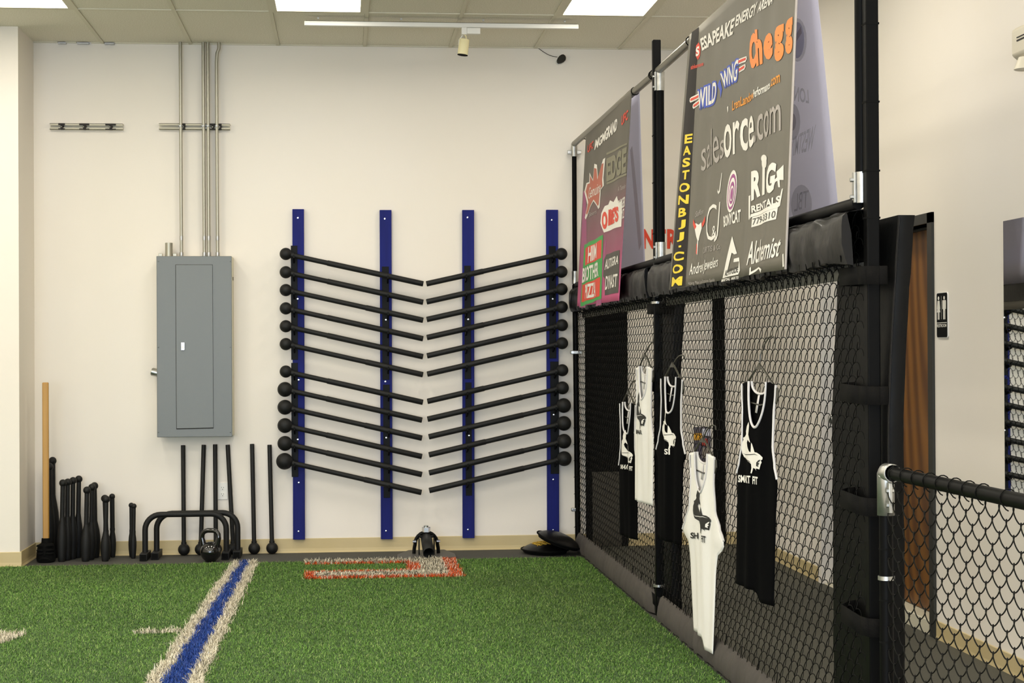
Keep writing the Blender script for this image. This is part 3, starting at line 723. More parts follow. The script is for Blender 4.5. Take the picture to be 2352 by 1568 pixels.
def rr(y0, y1, z0, z1, r, x):
    out = []
    for cy, cz, a0 in ((y1-r, z1-r, 0), (y0+r, z1-r, 90), (y0+r, z0+r, 180), (y1-r, z0+r, 270)):
        for k in range(5): a = math.radians(a0+22.5*k); out.append(V(x, cy+r*math.cos(a), cz+r*math.sin(a)))
    return out
MB().prism(rr(y0, y1, z0, z1, .014, XR-.006), (.006, 0, 0)).build('edge', 'white', t, smooth=False)
MB().prism(rr(y0+.003, y1-.003, z0+.003, z1-.003, .012, XR-.0075), (.0015, 0, 0)).build('plate', 'blackmatte', t, smooth=False)
sgn = MB(); w_ = y1-y0; h_ = z1-z0
def SP(a, b): return V(XR-.0085, y1-a*w_, z0+b*h_)
def sprect(a0, a1, b0, b1): sgn.add([SP(a0, b0), SP(a1, b0), SP(a1, b1), SP(a0, b1)], [(0, 1, 2, 3)])
for cxx, fem in ((.22, True), (.74, False)):
    sgn.add([SP(cxx+.075*math.cos(k*math.pi/8), .875+.042*math.sin(k*math.pi/8)) for k in range(16)], [tuple(range(16))])
    if fem: pts = [(-.1, .82), (.1, .82), (.15, .64), (.1, .63), (.07, .72), (.16, .565), (.08, .565), (.08, .405), (.015, .405), (.015, .565), (-.015, .565), (-.015, .405), (-.08, .405), (-.08, .565), (-.16, .565), (-.07, .72), (-.1, .63), (-.15, .64)]
    else: pts = [(-.15, .825), (.15, .825), (.17, .8), (.17, .63), (.11, .63), (.1, .7), (.1, .405), (.015, .405), (.015, .6), (-.015, .6), (-.015, .405), (-.1, .405), (-.1, .7), (-.11, .63), (-.17, .63), (-.17, .8)]
    w3 = [SP(cxx+a, b) for a, b in pts]; sgn.add(w3, [tuple(x) for x in tessellate_polygon([w3])])
sprect(.475, .49, .41, .92); sprect(.03, .97, .325, .34)
vs, fs = text_geo('RESTROOM', offset=.02); sgn.add([SP(.06+.88*x, .235+.07*y) for x, y in vs], fs)
sgn.build('pictograms', 'pwhite', t, smooth=False)

m0 = atX(2305, 508, XR-.006); m1 = atX(2305, 1130, XR-.006)
t = thing('wall_mirror', (XR-.003, 6.2, m1.z), 'frameless wall mirror cut off by the right edge of the view', 'mirror')
MB().box(XR-.008, XR-.003, 5.0, m0.y, m1.z, m0.z).build('glass', 'mirror', t, smooth=False)
for y in (m0.y-.25, 5.3):
    MB().box(XR-.01, XR-.003, y-.015, y+.015, m1.z-.012, m1.z+.006).build('clip', 'chrome', t, smooth=False)
e0 = atX(2334, 142, XR-.04); t = thing('emergency_light', (XR, e0.y, e0.z), 'beige emergency light high on the right wall', 'emergency light')
zc = (atX(2340, 112, XR).z); yy = atX(2334, 112, XR-.05).y
MB().prism([V(XR-.07, yy, zc-.05), V(XR-.07, yy, zc+.055), V(XR-.055, yy, zc+.066), V(XR, yy, zc+.066), V(XR, yy, zc-.066), V(XR-.05, yy, zc-.066)], (0, -.3, 0)).build('housing', 'emlight', t, bevel=.012)
MB().box(XR-.0725, XR-.069, yy-.28, yy-.06, zc+.002, zc+.008).build('vent_slot', 'slot', t); MB().box(XR-.0725, XR-.069, yy-.28, yy-.06, zc+.016, zc+.02).build('vent_slot', 'slot', t)
for k in (0, 1): MB().lathe([(.03, 0), (.05, .05), (.046, .052)], (XR-.04, yy-.08-.14*k, zc-.066), 16, Matrix.Rotation(math.pi, 3, 'X')).build('lamp_head', 'emlight', t)

# black wall pads and poster inside the cage
def ypad(name, u0, u1, v0, v1, th, m, lab, cat):
    a = atY(u0, v1, D-th); b = atY(u1, v0, D-th)
    t = thing(name, (a.x, D, max(a.z, .013)), lab, cat)
    MB().box(a.x, b.x, D-th, D-.001, max(a.z, .013), b.z).build('panel', m, t, bevel=.006); return t, a, b
t, a, b = ypad('wall_pad', 1347, 1441, 708, 1260, .03, 'blackmatte', 'tall black panel on back wall behind the far cage mesh', 'panel')
MB().box(a.x+.045, b.x-.05, D-.034, D-.03, .013, a.z+.55).build('lower_sheet', mat('dark brown sheet', '#3A352B', .6), t, bevel=.001)
t, a, b = ypad('corner_strip', 1641, 1664, 640, 1300, .03, 'blackmatte', 'narrow black strip in the room corner behind the mesh', 'strip')
pa = atY(1594, 1060, D-.004); pb = atY(1632, 980, D-.004)
t = thing('poster', (pa.x, D, pa.z), 'small colourful poster on back wall above the white shirt', 'poster')
MB().box(pa.x, pb.x, D-.004, D, pa.z, pb.z).build('sheet', mat('poster dark', '#5A5560', .6), t, smooth=False)
for f0, f1, g0, g1, c in ((0, .5, .62, .82, '#D8A02A'), (.5, 1, .74, .95, '#D4D6E6'), (.45, .85, .45, .66, '#B03A30'), (.1, .5, .3, .5, '#4A4358'), (.5, .9, .1, .4, '#8A8078')):
    MB().box(pa.x+(pb.x-pa.x)*f0, pa.x+(pb.x-pa.x)*f1, D-.006, D-.004, pa.z+(pb.z-pa.z)*g0, pa.z+(pb.z-pa.z)*g1).build('print', mat('poster '+c, c, .6), t, smooth=False)

# ------------------------------------------------------------------ cage fence
def chain(y0, y1, z0, z1, X, ph_, pv, r, B, hand, n=5, per=18):
    """chain-link woven of flattened wire coils running along the fence, each hooked through the coil below"""
    verts = []; faces = []
    rows_ = int((z1-z0)/(pv/2)); A = pv/4+r*1.15
    npd = (y1-y0)/ph_; N = int(npd*per); ph = np.linspace(0, 2*math.pi*npd, N+1)
    for i in range(rows_):
        zc = z1-(i+.5)*pv/2; q = ph+(math.pi if i % 2 else 0)
        y = y0+ph/(2*math.pi)*ph_; sn = np.sin(q); z = zc+A*(np.arcsin(.95*sn)/math.asin(.95) if hand < 0 else sn)
        cq = np.cos(q); x = X+hand*B*(np.sign(cq)*np.abs(cq)**.7 if hand < 0 else cq+.45*sn)
        P = np.stack([x, y, z], 1); T = np.gradient(P, axis=0); T /= np.linalg.norm(T, axis=1)[:, None]
        ref = np.array([.3, .2, .1]); ref /= np.linalg.norm(ref); n1 = ref-T*(T@ref)[:, None]; n1 /= np.linalg.norm(n1, axis=1)[:, None]; n2 = np.cross(T, n1)
        verts.append(np.stack([P+r*(math.cos(2*math.pi*k/n)*n1+math.sin(2*math.pi*k/n)*n2) for k in range(n)], 1).reshape(-1, 3))
        b = np.arange(N)[:, None]*n; k = np.arange(n)[None, :]
        faces.append(np.stack([b+k, b+(k+1) % n, b+n+(k+1) % n, b+n+k], -1).reshape(-1, 4)+i*(N+1)*n)
    return np.concatenate(verts), np.concatenate(faces)
def np_mesh(name, v, f, m, parent=None, off=(0, 0, 0), smooth=True, kind=None):
    me = bpy.data.meshes.new(name); v = v-np.array(off)
    me.vertices.add(len(v)); me.vertices.foreach_set('co', v.astype(np.float32).ravel())
    nf, k = f.shape; me.loops.add(nf*k); me.loops.foreach_set('vertex_index', f.astype(np.int32).ravel())
    me.polygons.add(nf); me.polygons.foreach_set('loop_start', np.arange(nf, dtype=np.int32)*k)
    if smooth: me.polygons.foreach_set('use_smooth', np.ones(nf, dtype=bool))
    me.update(calc_edges=True); me.materials.append(M[m] if isinstance(m, str) else m); o = link(name, me, parent)
    if kind: o['kind'] = kind
    return o
NY, MY, FY = 5.42, 9.10, 12.30          # near, middle, far posts along the fence line
ZR, ZB = 1.885, 2.895                   # lower and banner rail heights
cage = thing('cage_fence', (XF, MY, .012), 'tall black chain-link cage fence running from back wall toward camera', 'fence')
PC = M['post'] = mat('black post paint', '#0A0A0A', .45, spec=.06)
def ring(c, R_, h, m, parent, name, n=18):
    return MB().lathe([(R_-.002, -h/2), (R_, -h/2), (R_, h/2), (R_-.002, h/2)], c, n).build(name, m, parent)
for i, Y in enumerate((NY, MY)):
    x0 = XF+.006 if i == 0 else XF-.02; po = MB().box(x0, x0+.042, Y-.021, Y+.021, .012, 3.06).build('post', 'post', cage, bevel=.004)
    for z in (2.45, 2.2, 1.98, 1.83) if i == 0 else (2.55, 2.3, 2.03):
        MB().box(x0-.0015, x0+.0435, Y-.0225, Y+.0225, z, z+.006).build('cable_tie', 'blackmatte', po, smooth=False)
    rb = ring((x0+.021, Y, 1.668), .034, .012, 'zinc', po, 'ring_clamp'); 
    if i: ring((x0+.021, Y, .17), .033, .012, 'zinc', po, 'ring_clamp')
    # round upright of the upper banner frame
    ux = XF+.012; uy = Y-.045 if i else Y+.05
    up = MB().tube([V(ux, uy, ZR), V(ux, uy, ZB-.02)], .021, 16).build('upright', 'post', cage)
    for z, hh in ((ZB-.06, .1), (ZR+.05, .1)):
        bk = MB().tube([V(ux, uy, z-hh/2), V(ux, uy, z+hh/2)], .024, 16).build('corner_bracket', 'zinc', up)
        MB().box(ux-.03, ux-.022, uy-.012, uy+.012, z-hh/2, z+hh/2).build('flange', 'zinc', bk, bevel=.002)
        for k in (-.03, .025): MB().lathe([(.007, 0), (.007, .01)], (ux-.03, uy, z+k), 6, Matrix.Rotation(-math.pi/2, 3, 'Y')).build('bolt', 'zinc', bk)
ux, uy = XF-.012, FY+.03
up = MB().tube([V(ux, uy, ZR), V(ux, uy, ZB-.02)], .017, 14).build('upright', 'post', cage)
bk = MB().tube([V(ux, uy, ZB-.09), V(ux, uy, ZB+.0)], .022, 14).build('corner_bracket', 'zinc', up)
MB().beam(V(ux-.05, uy, ZB-.06), V(ux+.05, uy, ZB-.06), .012, .028).build('clamp_ear', 'zinc', bk, bevel=.003)
for s in (-.038, .042): MB().lathe([(.008, -.014), (.008, .014)], (ux+s, uy, ZB-.06), 8, Matrix.Rotation(math.pi/2, 3, 'X')).build('bolt', 'chrome', bk)
MB().tube([V(ux, uy, ZR+.01), V(ux, uy, ZR+.1)], .022, 14).build('corner_bracket', 'zinc', up)
po = MB().tube([V(XF-.004, FY, .012), V(XF-.012, FY+.03, ZR)], .02, 14).build('end_post', 'post', cage)
for v in (809, 1170):
    q = atY(1312, v, FY); cl = MB().box(XF-.05, XF+.035, FY-.008, FY+.02, q.z-.013, q.z+.013).build('wall_clamp', 'zinc', po, bevel=.004)
    MB().lathe([(.009, -.022), (.009, .022)], (XF-.036, FY+.004, q.z), 8, Matrix.Rotation(math.pi/2, 3, 'X')).build('bolt', 'chrome', cl)
tips = MB()
for k in range(13):
    z = .16+k*.118; tips.tube([V(XF, FY-.01, z), V(XF-.022, FY-.015, z+.006), V(XF-.034, FY-.015, z+random.uniform(-.004, .004))], .0022, 5)
tips.build('wire_ends', 'black', cage)['kind'] = 'stuff'
for nm, y0, y1 in (('far', MY, FY+.03), ('near', NY+.05, MY)):
    MB().tube([V(XF, y0, ZR), V(XF, y1, ZR)], .021, 16).build('middle_rail', 'post', cage)
MB().tube([V(XF+.008, NY+.05, ZB), V(XF+.008, MY-.045, ZB)], .0205, 16).build('banner_rail', 'darkpipe', cage)
MB().tube([V(XF+.008, MY-.045, ZB), V(XF-.012, FY+.03, ZB)], .0205, 16).build('banner_rail', 'darkpipe', cage)
for y in (MY+.1, MY+.13, 9.80, 8.2, 11.86): 
    MB().tube([V(XF+.004+.0225*math.cos(k*math.pi/6), y, ZB+.0225*math.sin(k*math.pi/6)) for k in range(12)], .003, 6, closed=True).build('rail_tie', 'blackmatte', cage)
for nm, y0, y1 in (('near', NY+.035, MY-.03), ('far', MY+.03, FY-.01)):
    v_, f_ = chain(y0, y1, .06, 1.86, XF, .085, .089, .0016, .0092, 1, 5 if nm == 'near' else 4)
    np_mesh('chain_link_mesh', v_, f_, 'black', cage, cage.location, kind='stuff')

# padding over the middle rail
def rail_pad(y0, y1, lab, seed):
    t = thing('rail_pad', (XF, (y0+y1)/2, 1.69), lab, 'pad', 'pads over the cage rail')
    rn = random.Random(seed); ws = [(rn.uniform(.13, .7), rn.uniform(0, 6.3), rn.uniform(.3, 1), rn.uniform(-4, 4)) for _ in range(9)]
    n = int((y1-y0)/.025); secs = []
    for i in range(n+1):
        y = y0+(y1-y0)*i/n; loop = []
        def wr(a): return .0055*sum(c*math.sin(2*math.pi*y/l+p+k*a) for l, p, c, k in ws)/2.2
        for k in range(15):      # outer, from inner bottom over the top to outer bottom
            a = math.pi*k/14; x = .092*math.cos(a); z = .055*math.sin(a)**.8 if 0 < k < 14 else 0
            loop.append(V(XF-.0+x*(.56 if x > 0 else .68)+(wr(a) if 1 < k < 13 else 0), y, ZR-.075+z+wr(a+1)*.6))
        low = [(-.064+wr(3.3)*1.3, -.05), (-.06+wr(3.5)*1.4, -.085), (-.05+wr(3.6), -.115), (-.03+wr(3.9), -.118)]
        loop += [V(XF+x, y, ZR-.075+z+wr(5)*.8) for x, z in low]
        loop += [V(XF-.03, y, ZR-.1), V(XF-.045, y, ZR-.03+.0), V(XF, y, ZR-.024), V(XF+.03, y, ZR-.03), V(XF+.032, y, ZR-.18), V(XF+.044, y, ZR-.185), V(XF+.051, y, ZR-.16)]
        secs.append(loop)
    MB().sweep(secs).build('cover', 'vinyl', t, angle=60)
    sk = MB()
    sk.grid(lambda a, b: V(XF+.04, y0+(y1-y0)*a, ZR-.187-.048*b), int((y1-y0)/.2), 2); sk.build('inner_flap', 'foam', t, solid=.012)
    lc = MB(); m_ = int((y1-y0)/.085)
    for i in range(m_):
        y = y0+.04+i*.085; z = ZR-.185+rn.uniform(-.006, .006)
        lc.tube([V(XF-.055, y, z+.012), V(XF-.05, y+.012, z-.006), V(XF-.01, y+.02, z-.02), V(XF, y+.02, z-.05)], .0022, 5)
    lc.build('lacing', 'blackmatte', t)['kind'] = 'stuff'
    return t
rail_pad(NY+.03, MY-.055, 'long wrinkled black vinyl pad over the near cage rail', 4)
rail_pad(MY+.05, FY-.02, 'wrinkled black vinyl pad over the far cage rail', 9)

# charcoal skirt roll along the foot of the fence
def skirt(y0, y1, lab, seed):
    t = thing('fence_skirt', (XF, (y0+y1)/2, .012), lab, 'skirt pad', 'skirt pads along the cage foot')
    rn = random.Random(seed); ws = [(rn.uniform(.05, .28), rn.uniform(0, 6.3), rn.uniform(.4, 1)) for _ in range(8)]
    n = int((y1-y0)/.014); secs = []
    for i in range(n+1):
        y = y0+(y1-y0)*i/n; e = min(1, .35+min(i, n-i)*.1)
        wv = .0038*sum(c*math.sin(2*math.pi*y/l+p) for l, p, c in ws)/2
        pts = [(.012, .0), (-.034+wv, 0), (-.042+wv, .03), (-.037+wv, .075), (-.022+wv*.7, .108), (-.004, .122+wv*.6), (.012, .112)]
        secs.append([V(XF+x*(e if x < 0 else 1), y, .012+z*(.8+.2*e)) for x, z in pts])
    MB().sweep(secs).build('roll', 'padgrey', t, angle=70)
    lc = MB()
    for i in range(int((y1-y0)/.3)):
        y = y0+.15+i*.3; lc.tube([V(XF-.012, y, .118), V(XF-.004, y+.01, .15), V(XF, y+.02, .17)], .0022, 5)
    lc.build('lacing', 'blackmatte', t)['kind'] = 'stuff'; return t
skirt(4.9, MY-.06, 'charcoal fabric skirt pad along the foot of the near cage panel', 5)
skirt(MY+.07, FY-.02, 'charcoal fabric skirt pad along the foot of the far cage panel', 6)

# vertical pads strapped to the posts inside the cage
def post_pad(Yc, y0, y1, lab, straps, seed):
    t = thing('post_pad', (XF+.09, Yc, .014), lab, 'post pad', 'pads strapped to the cage posts')
    secs = []; rn = random.Random(seed)
    for i in range(41):
        f = i/40; z = .014+1.825*f; lean = .04*max(0, (f-.62)/.38)**1.4; j = rn.uniform(-.0015, .0015); cr = -.004 if i % 7 == 3 else 0
        xa, xb = XF+.058+lean, XF+.112+lean
        secs.append([V(xa, y0+.004, z), V(xa+.01, y0+j-cr, z), V(xb-.01, y0+j-cr, z), V(xb+j, y0+.006, z), V(xb+j, y1-.006, z), V(xb-.008, y1, z), V(xa+.008, y1, z), V(xa+j, y1-.006, z)])
    MB().sweep(secs).build('cushion', mat('soft black vinyl %d' % seed, '#0B0B0B', .5, spec=.1, bump=(30, .25)), t, angle=50)
    MB().tube([V(XF+.06+.04*max(0, (k/20-.62)/.38)**1.4, y0-.001, .02+1.81*k/20) for k in range(21)], .004, 6).build('piping', 'vinyl', t)
    for z, hh, tl in straps:
        loop = [(XF+.085, y0+.38), (XF+.03, y0+.345), (XF-.014, y0+.28), (XF-.019, y0+.05), (XF-.006, y0+.006), (XF+.03, y0-.012), (XF+.058, y0-.006)]
        mb = MB(); secs = []
        for (x, y) in loop: secs.append([V(x, y, z-hh/2+(y-y0)*tl), V(x, y, z+hh/2+(y-y0)*tl)])
        for a_, b_ in zip(secs, secs[1:]): mb.add([a_[0], b_[0], b_[1], a_[1]], [(0, 1, 2, 3)])
        mb.build('strap', 'strap', t, solid=.004)
    return t
stp = [(atY(2000, v, 5.38).z, .058, .02) for v in (632, 908, 1164, 1440)]
post_pad(NY, NY-.055, 6.0, 'black pad strapped with webbing to the near cage post', stp, 1)
post_pad(MY, MY-.05, 9.42, 'black pad strapped to the middle cage post', [(atY(1520, v, MY).z, .055, .02) for v in (710, 888, 1380)], 2)

# ------------------------------------------------------------------ low fence toward the camera
LX, LY, LZ = XF+.03, 5.30, 1.03
lf = thing('low_fence', (LX, LY, .012), 'low black chain-link fence with round top rail at right edge', 'fence')
lp = MB().tube([V(LX, LY, .012), V(LX, LY, LZ-.02)], .0215, 18).build('post', 'post', lf)
for z in (.63, .79, .36, .5): ring((LX, LY, z), .0228, .006, 'blackmatte', lp, 'cable_tie')
rc = ring((LX, LY, atY(2010, 1327, LY).z), .0262, .013, 'zinc', lp, 'ring_clamp')
el = MB().tube([V(LX, LY, LZ-.135), V(LX, LY, LZ-.02), V(LX, LY-.003, LZ-.008), V(LX, LY-.012, LZ+.001), V(LX, LY-.075, LZ+.001)], [.0255, .0255, .0265, .0265, .0265], 18, caps=False).build('elbow_fitting', 'zinc', lf, solid=.003)
MB().box(LX-.006, LX+.006, LY-.052, LY-.018, LZ-.125, LZ-.03).build('flange', 'zinc', el, bevel=.002)
for z in (LZ-.055, LZ-.1): MB().lathe([(.008, -.012), (.008, .012)], (LX, LY-.038, z), 6, Matrix.Rotation(math.pi/2, 3, 'Y')).build('bolt', 'zinc', el)
MB().tube([V(LX, LY-.02, LZ), V(LX, 1.0, LZ+.008)], .0205, 18).build('top_rail', 'post', lf)
v_, f_ = chain(1.03, LY-.02, .03, LZ-.02, LX, .097, .0708, .0020, .0068, -1)
np_mesh('chain_link_mesh', v_, f_, 'black', lf, lf.location, kind='stuff')
MB().tube([V(LX, 1.0, .009), V(LX, 1.0, LZ+.02)], .0215, 18).build('post', 'post', lf)
for k in range(28):
    y = LY-.1-k*.105 if k < 8 else LY-.84-(k-7)*.17
    if y < 1.1: break
    MB().tube([V(LX+.0222*math.cos(a), y+.002*math.sin(2*a), LZ+.004+.0222*math.sin(a)) for a in [j*math.pi/7 for j in range(14)]], .0019, 5, closed=True).build('tie_wire', 'black', lf)
    MB().tube([V(LX-.016, y, LZ-.014), V(LX-.008, y-.004, LZ-.026), V(LX, y, LZ-.03)], .0019, 5).build('tie_tail', 'black', lf)

# ------------------------------------------------------------------ banners hung over the upper rail
def banner(name, yL, yR, BL, BR, backL, backR, zb, m, lab, ripple, seed):
    """front sheet from the rail (y from yL far to yR near) down to BL/BR, back sheet down to backL/backR"""
    t = thing(name, (XF, (yL+yR)/2, zb), lab, 'banner', 'sponsor banners on the cage rail')
    rn = random.Random(seed); ws = [(rn.uniform(.25, .8), rn.uniform(0, 6.3), rn.uniform(.4, 1)) for _ in range(6)]
    def rip(a, b):
        y = yL+(yR-yL)*a; return ripple*max(0, b)**.6*sum(c*math.sin(2*math.pi*y/l+p+.6*b) for l, p, c in ws)/2.5
    TLp, TRp = V(XF-.014, yL, ZB+.016), V(XF-.014, yR, ZB+.016)
    def Pf(a, b):
        top = TLp.lerp(TRp, a); bot = BL.lerp(BR, a); p = top.lerp(bot, b); p.x += rip(a, b)-.006*b; return p
    TLb, TRb = V(XF+.03, yL, ZB+.016), V(XF+.03, yR, ZB+.016)
    def Pb(a, b):
        p = TLb.lerp(TRb, a).lerp(backL.lerp(backR, a), b); p.x += rip(a+.3, b)*.8; return p
    MB().grid(Pf, 44, 30).build('front_sheet', m, t, solid=.0012, angle=80)
    MB().grid(Pb, 24, 16).build('back_sheet', 'bannerback', t, solid=.0012, angle=80)
    def Pc(a, b):
        an = math.pi*b; y = yL+(yR-yL)*a; return V(XF+.008-.022*math.cos(an), y, ZB+.016+.0065*math.sin(an))
    MB().grid(Pc, 8, 8).build('fold', m, t, solid=.0012)
    return t, Surf(Pf, (-1, -.12, 0)), Surf(Pb, (-1, -.1, 0))
b1, S1, R1 = banner('large_banner', 8.137, 6.13, V(1.538, 8.137, 1.702), V(1.577, 6.125, 1.703), V(1.76, 8.1, 1.78), V(1.80, 6.2, 1.78), 1.70, 'banner',
                    'large charcoal sponsor banner with white logos on the near cage rail', .012, 3)
b2, S2, R2 = banner('small_banner', 11.68, 9.80, V(1.564, 11.58, 1.714), V(1.552, 9.75, 1.698), V(1.70, 11.8, 1.80), V(1.728, 9.86, 1.80), 1.696, 'magbanner',
                    'grey and magenta sponsor banner on the far cage rail', .012, 8)
# large banner print
S1.poly([(1589.5, 74), (1606, 62), (1575, 657), (1540, 664)], 'bannerstrip', b1, .0015, 'edge_strip')
for ch, u, v in zip('EASTONBJJ.COM', (1583, 1580, 1578, 1576.5, 1574, 1571.5, 1569, 1568, 1564.5, 1563, 1560.5, 1558.5, 1556.5), (318, 345, 372.5, 401, 430, 458, 487, 515, 543.5, 566, 588, 617, 645.5)):
    if ch == '.': S1.poly([(u-3, v+2.5), (u+3, v+1.5), (u+3, v-3), (u-3, v-2)], 'pyellow', b1, .003, 'lettering')
    else:
        w_ = 9 if ch not in 'JT' else 8; w_ += 3*(ch in 'ONCM')*(v > 420); hh = 10.5
        S1.text(ch, [(u-w_-.8, v+hh+2), (u+w_-.8, v+hh-1), (u+w_+.8, v-hh-1), (u-w_+.8, v-hh+2)], 'pyellow', b1, offset=.035)
def T1(body, quad, m='pwhite', **k): return S1.text(body, quad, m, b1, **k)
T1('ESAPEAKE', [(1614, 117), (1685, 79), (1690, 39), (1608, 90)], offset=.03, shear=.1)
T1('ENERGY', [(1690, 62), (1737, 33), (1742, 3), (1692, 36)], offset=.03, shear=.1)
T1('ARENA', [(1741, 30), (1775, 8), (1780, -18), (1745, 6)], offset=.03, shear=.1)
S1.poly([(1600, 105), (1606, 97), (1610, 108), (1609, 128), (1604, 138), (1599, 128)], 'pred', b1, name='emblem'); T1('S', [(1600, 131), (1608, 126), (1608, 104), (1600, 110)], offset=.04, off=.004)
T1('stinkerstores', [(1588, 160), (1617, 150), (1617, 141), (1588, 150)], 'pred', offset=.02)
# winged logo
for dx, dy in ((-1.2, 2), (1.2, -2), (1.5, 2), (-1.5, -2)):
    T1('WILD', [(1606+dx, 252+dy), (1645+dx, 236+dy), (1648+dx, 183+dy), (1604+dx, 208+dy)], 'pblue', offset=.05, shear=.1, off=.0022)
    T1('WNG', [(1664+dx, 203+dy), (1694+dx, 186+dy), (1698+dx, 132+dy), (1656+dx, 167+dy)], 'pblue', offset=.05, shear=.1, off=.0022)
T1('WILD', [(1606, 250), (1645, 234), (1648, 185), (1604, 210)], offset=.02, shear=.1, off=.0035); T1('WNG', [(1664, 201), (1694, 184), (1698, 134), (1656, 169)], offset=.02, shear=.1, off=.0035)
S1.poly([(1649, 196), (1655, 182), (1660, 205), (1656, 226), (1655, 208)], 'pblue', b1, name='splash')
for i, (a, b, c, d_) in enumerate(((1585, 1606, 226, 216), (1592, 1607, 240, 230), (1698, 1717, 139, 129), (1699, 1714, 158, 147))):
    S1.poly([(a+2, c+10), (a, c+6), (a+1, c), (a+4, c-3), (b, d_-2), (b, d_+10)] if i < 2 else [(a, c+9), (a, c-3), (b-1, d_), (b, d_+6), (b-3, d_+13)], 'pwhite', b1, .0028, 'wing_stripe')
    S1.poly([(a+3, c+6), (a+2, c+3), (a+4, c), (b, d_+2), (b, d_+7)] if i < 2 else [(a, c+6), (a, c), (b-2, d_+3), (b-3, d_+9)], 'pred', b1, .004, 'wing_stripe')
T1('C', [(1723, 166), (1739, 150), (1737, 74), (1722, 78)], 'porange', offset=.06)
T1('h', [(1739, 153), (1753, 146), (1752, 66), (1735, 68)], 'porange', offset=.06)
T1('e', [(1756, 142), (1777, 131), (1776, 70), (1755, 82)], 'porange', offset=.06)
T1('g', [(1781, 146), (1802, 133), (1802, 54), (1779, 64)], 'porange', offset=.06)
T1('g', [(1806, 128), (1822, 118), (1822, 38), (1804, 48)], 'porange', offset=.06)
T1('LrenLandow', [(1683, 255), (1732, 226), (1732, 206), (1684, 232)], 'pamber', offset=.02); T1('Performance', [(1732, 226), (1770, 203), (1770, 184), (1732, 206)], offset=.02); T1('.com', [(1771, 201), (1793, 189), (1793, 170), (1771, 184)], 'pamber', offset=.02)
T1('sale', [(1612, 394), (1654, 371), (1650, 278), (1612, 322)], 'pgrey', offset=.0); T1('s', [(1655, 368), (1664, 358), (1664, 318), (1655, 326)], 'pgrey')
T1('orce', [(1664, 366), (1733, 335), (1733, 262), (1664, 288)], offset=.012); T1('.com', [(1733, 328), (1795, 300), (1795, 237), (1733, 268)], 'pgrey', offset=.005)
S1.poly([(1658.5, 398), (1660, 396), (1655, 440), (1651.5, 446), (1649, 441), (1649.5, 434), (1651, 440), (1653, 437)], 'pwhite', b1, name='stroke'); S1.poly([(1671.5, 246), (1674, 243), (1674, 254), (1672.5, 259)], 'pwhite', b1, name='stroke')
for i, (rx, ry, m_) in enumerate(((11, 49, 'pwhite'), (9.2, 41.5, 'ppurple'), (7.6, 34, 'pwhite'), (5.6, 26, 'ppurple'), (4.2, 18, 'pwhite'), (2.8, 14, 'ppurple'))): S1.poly(ell(1682+i*.35, 439+i*1.2, rx, ry, 24, .1), m_, b1, .0022+i*.0008, 'target_ring')
T1('BONYCAT', [(1664, 522), (1702, 509), (1703, 480), (1663, 497)], offset=.03); 
# rental logo
T1('R', [(1727, 462), (1748, 449), (1751, 386), (1727, 394)], offset=.05); T1('I', [(1752, 449), (1758, 446), (1759, 372), (1753, 374)], offset=.04); T1('G', [(1760, 448), (1778, 440), (1786, 370), (1763, 379)], offset=.05)
S1.poly([ell(1756, 364, 6.5, 9), ell(1754, 374, 3, 12), ell(1759, 373, 3, 12)], 'pwhite', b1, name='palm_top')
S1.poly([[(1721, 450), (1725, 448), (1724, 497), (1721, 505)], [(1722, 505), (1726, 492), (1789, 467), (1797, 434), (1800, 432), (1793, 472), (1787, 477), (1726, 499)]], 'pwhite', b1, name='logo_frame')
S1.poly([(1785, 394), (1801, 378), (1801, 413), (1787, 413)], 'pwhite', b1, name='logo_flag'); S1.poly([(1774, 428), (1779, 414), (1786, 407), (1792, 412), (1793, 430), (1789, 430), (1787, 415), (1782, 418), (1778, 430)], 'pwhite', b1, name='logo_arc')
T1('RENTALS', [(1728, 489), (1793, 467), (1794, 448), (1727, 473)], offset=.035); S1.poly([(1727, 522), (1784, 503), (1788, 477), (1729, 499)], 'pwhite', b1, .0024, 'number_plate'); T1('779-3310', [(1730, 517), (1782, 499), (1784, 483), (1731, 502)], 'pcharcoal', offset=.0, off=.004)
T1('C', [(1622, 558), (1645, 548), (1648, 466), (1626, 474)], offset=-.012); T1('J', [(1641, 556), (1650, 550), (1656, 463), (1650, 466)], offset=-.008); T1('&', [(1636, 550), (1646, 545), (1646, 516), (1637, 520)], offset=0)
T1('CURTIS & Co.', [(1616, 583), (1657, 571), (1657, 559), (1617, 569)], 'pgrey'); T1('Andrews Jewelers', [(1584, 640), (1650, 619), (1651, 588), (1586, 606)], shear=.25, offset=.008); T1('Helping Make Special Occasions Sparkle', [(1582, 657), (1643, 648), (1643, 639), (1582, 646)], 'pgrey')
S1.poly([[(1600, 542), (1596, 520), (1599, 512), (1606, 516), (1612, 510), (1613, 524), (1608, 542), (1606, 552), (1603, 552)], [(1603, 552), (1605, 552), (1603, 586), (1600, 580)]], 'pwhite', b1, name='flower_print')
[S1.poly(q_, 'pred', b1, .0032, 'flower_print') for q_ in ([(1594, 503), (1601, 520), (1597, 527), (1593, 515)], [(1621, 495), (1613, 514), (1615, 522), (1621, 508)], [(1601, 560), (1602.5, 560), (1602, 584), (1600, 582)])]; T1('Saffon', [(1598, 499), (1617, 490), (1617, 478), (1599, 486)], 'pgrey', shear=.3)
S1.poly([[(1661, 639), (1683, 542), (1694, 582), (1688, 584), (1682, 580), (1671, 627), (1697, 615), (1699, 600), (1686, 602), (1687, 594), (1699, 591), (1701, 620), (1697, 630)]], 'pwhite', b1, name='triangle_mark')
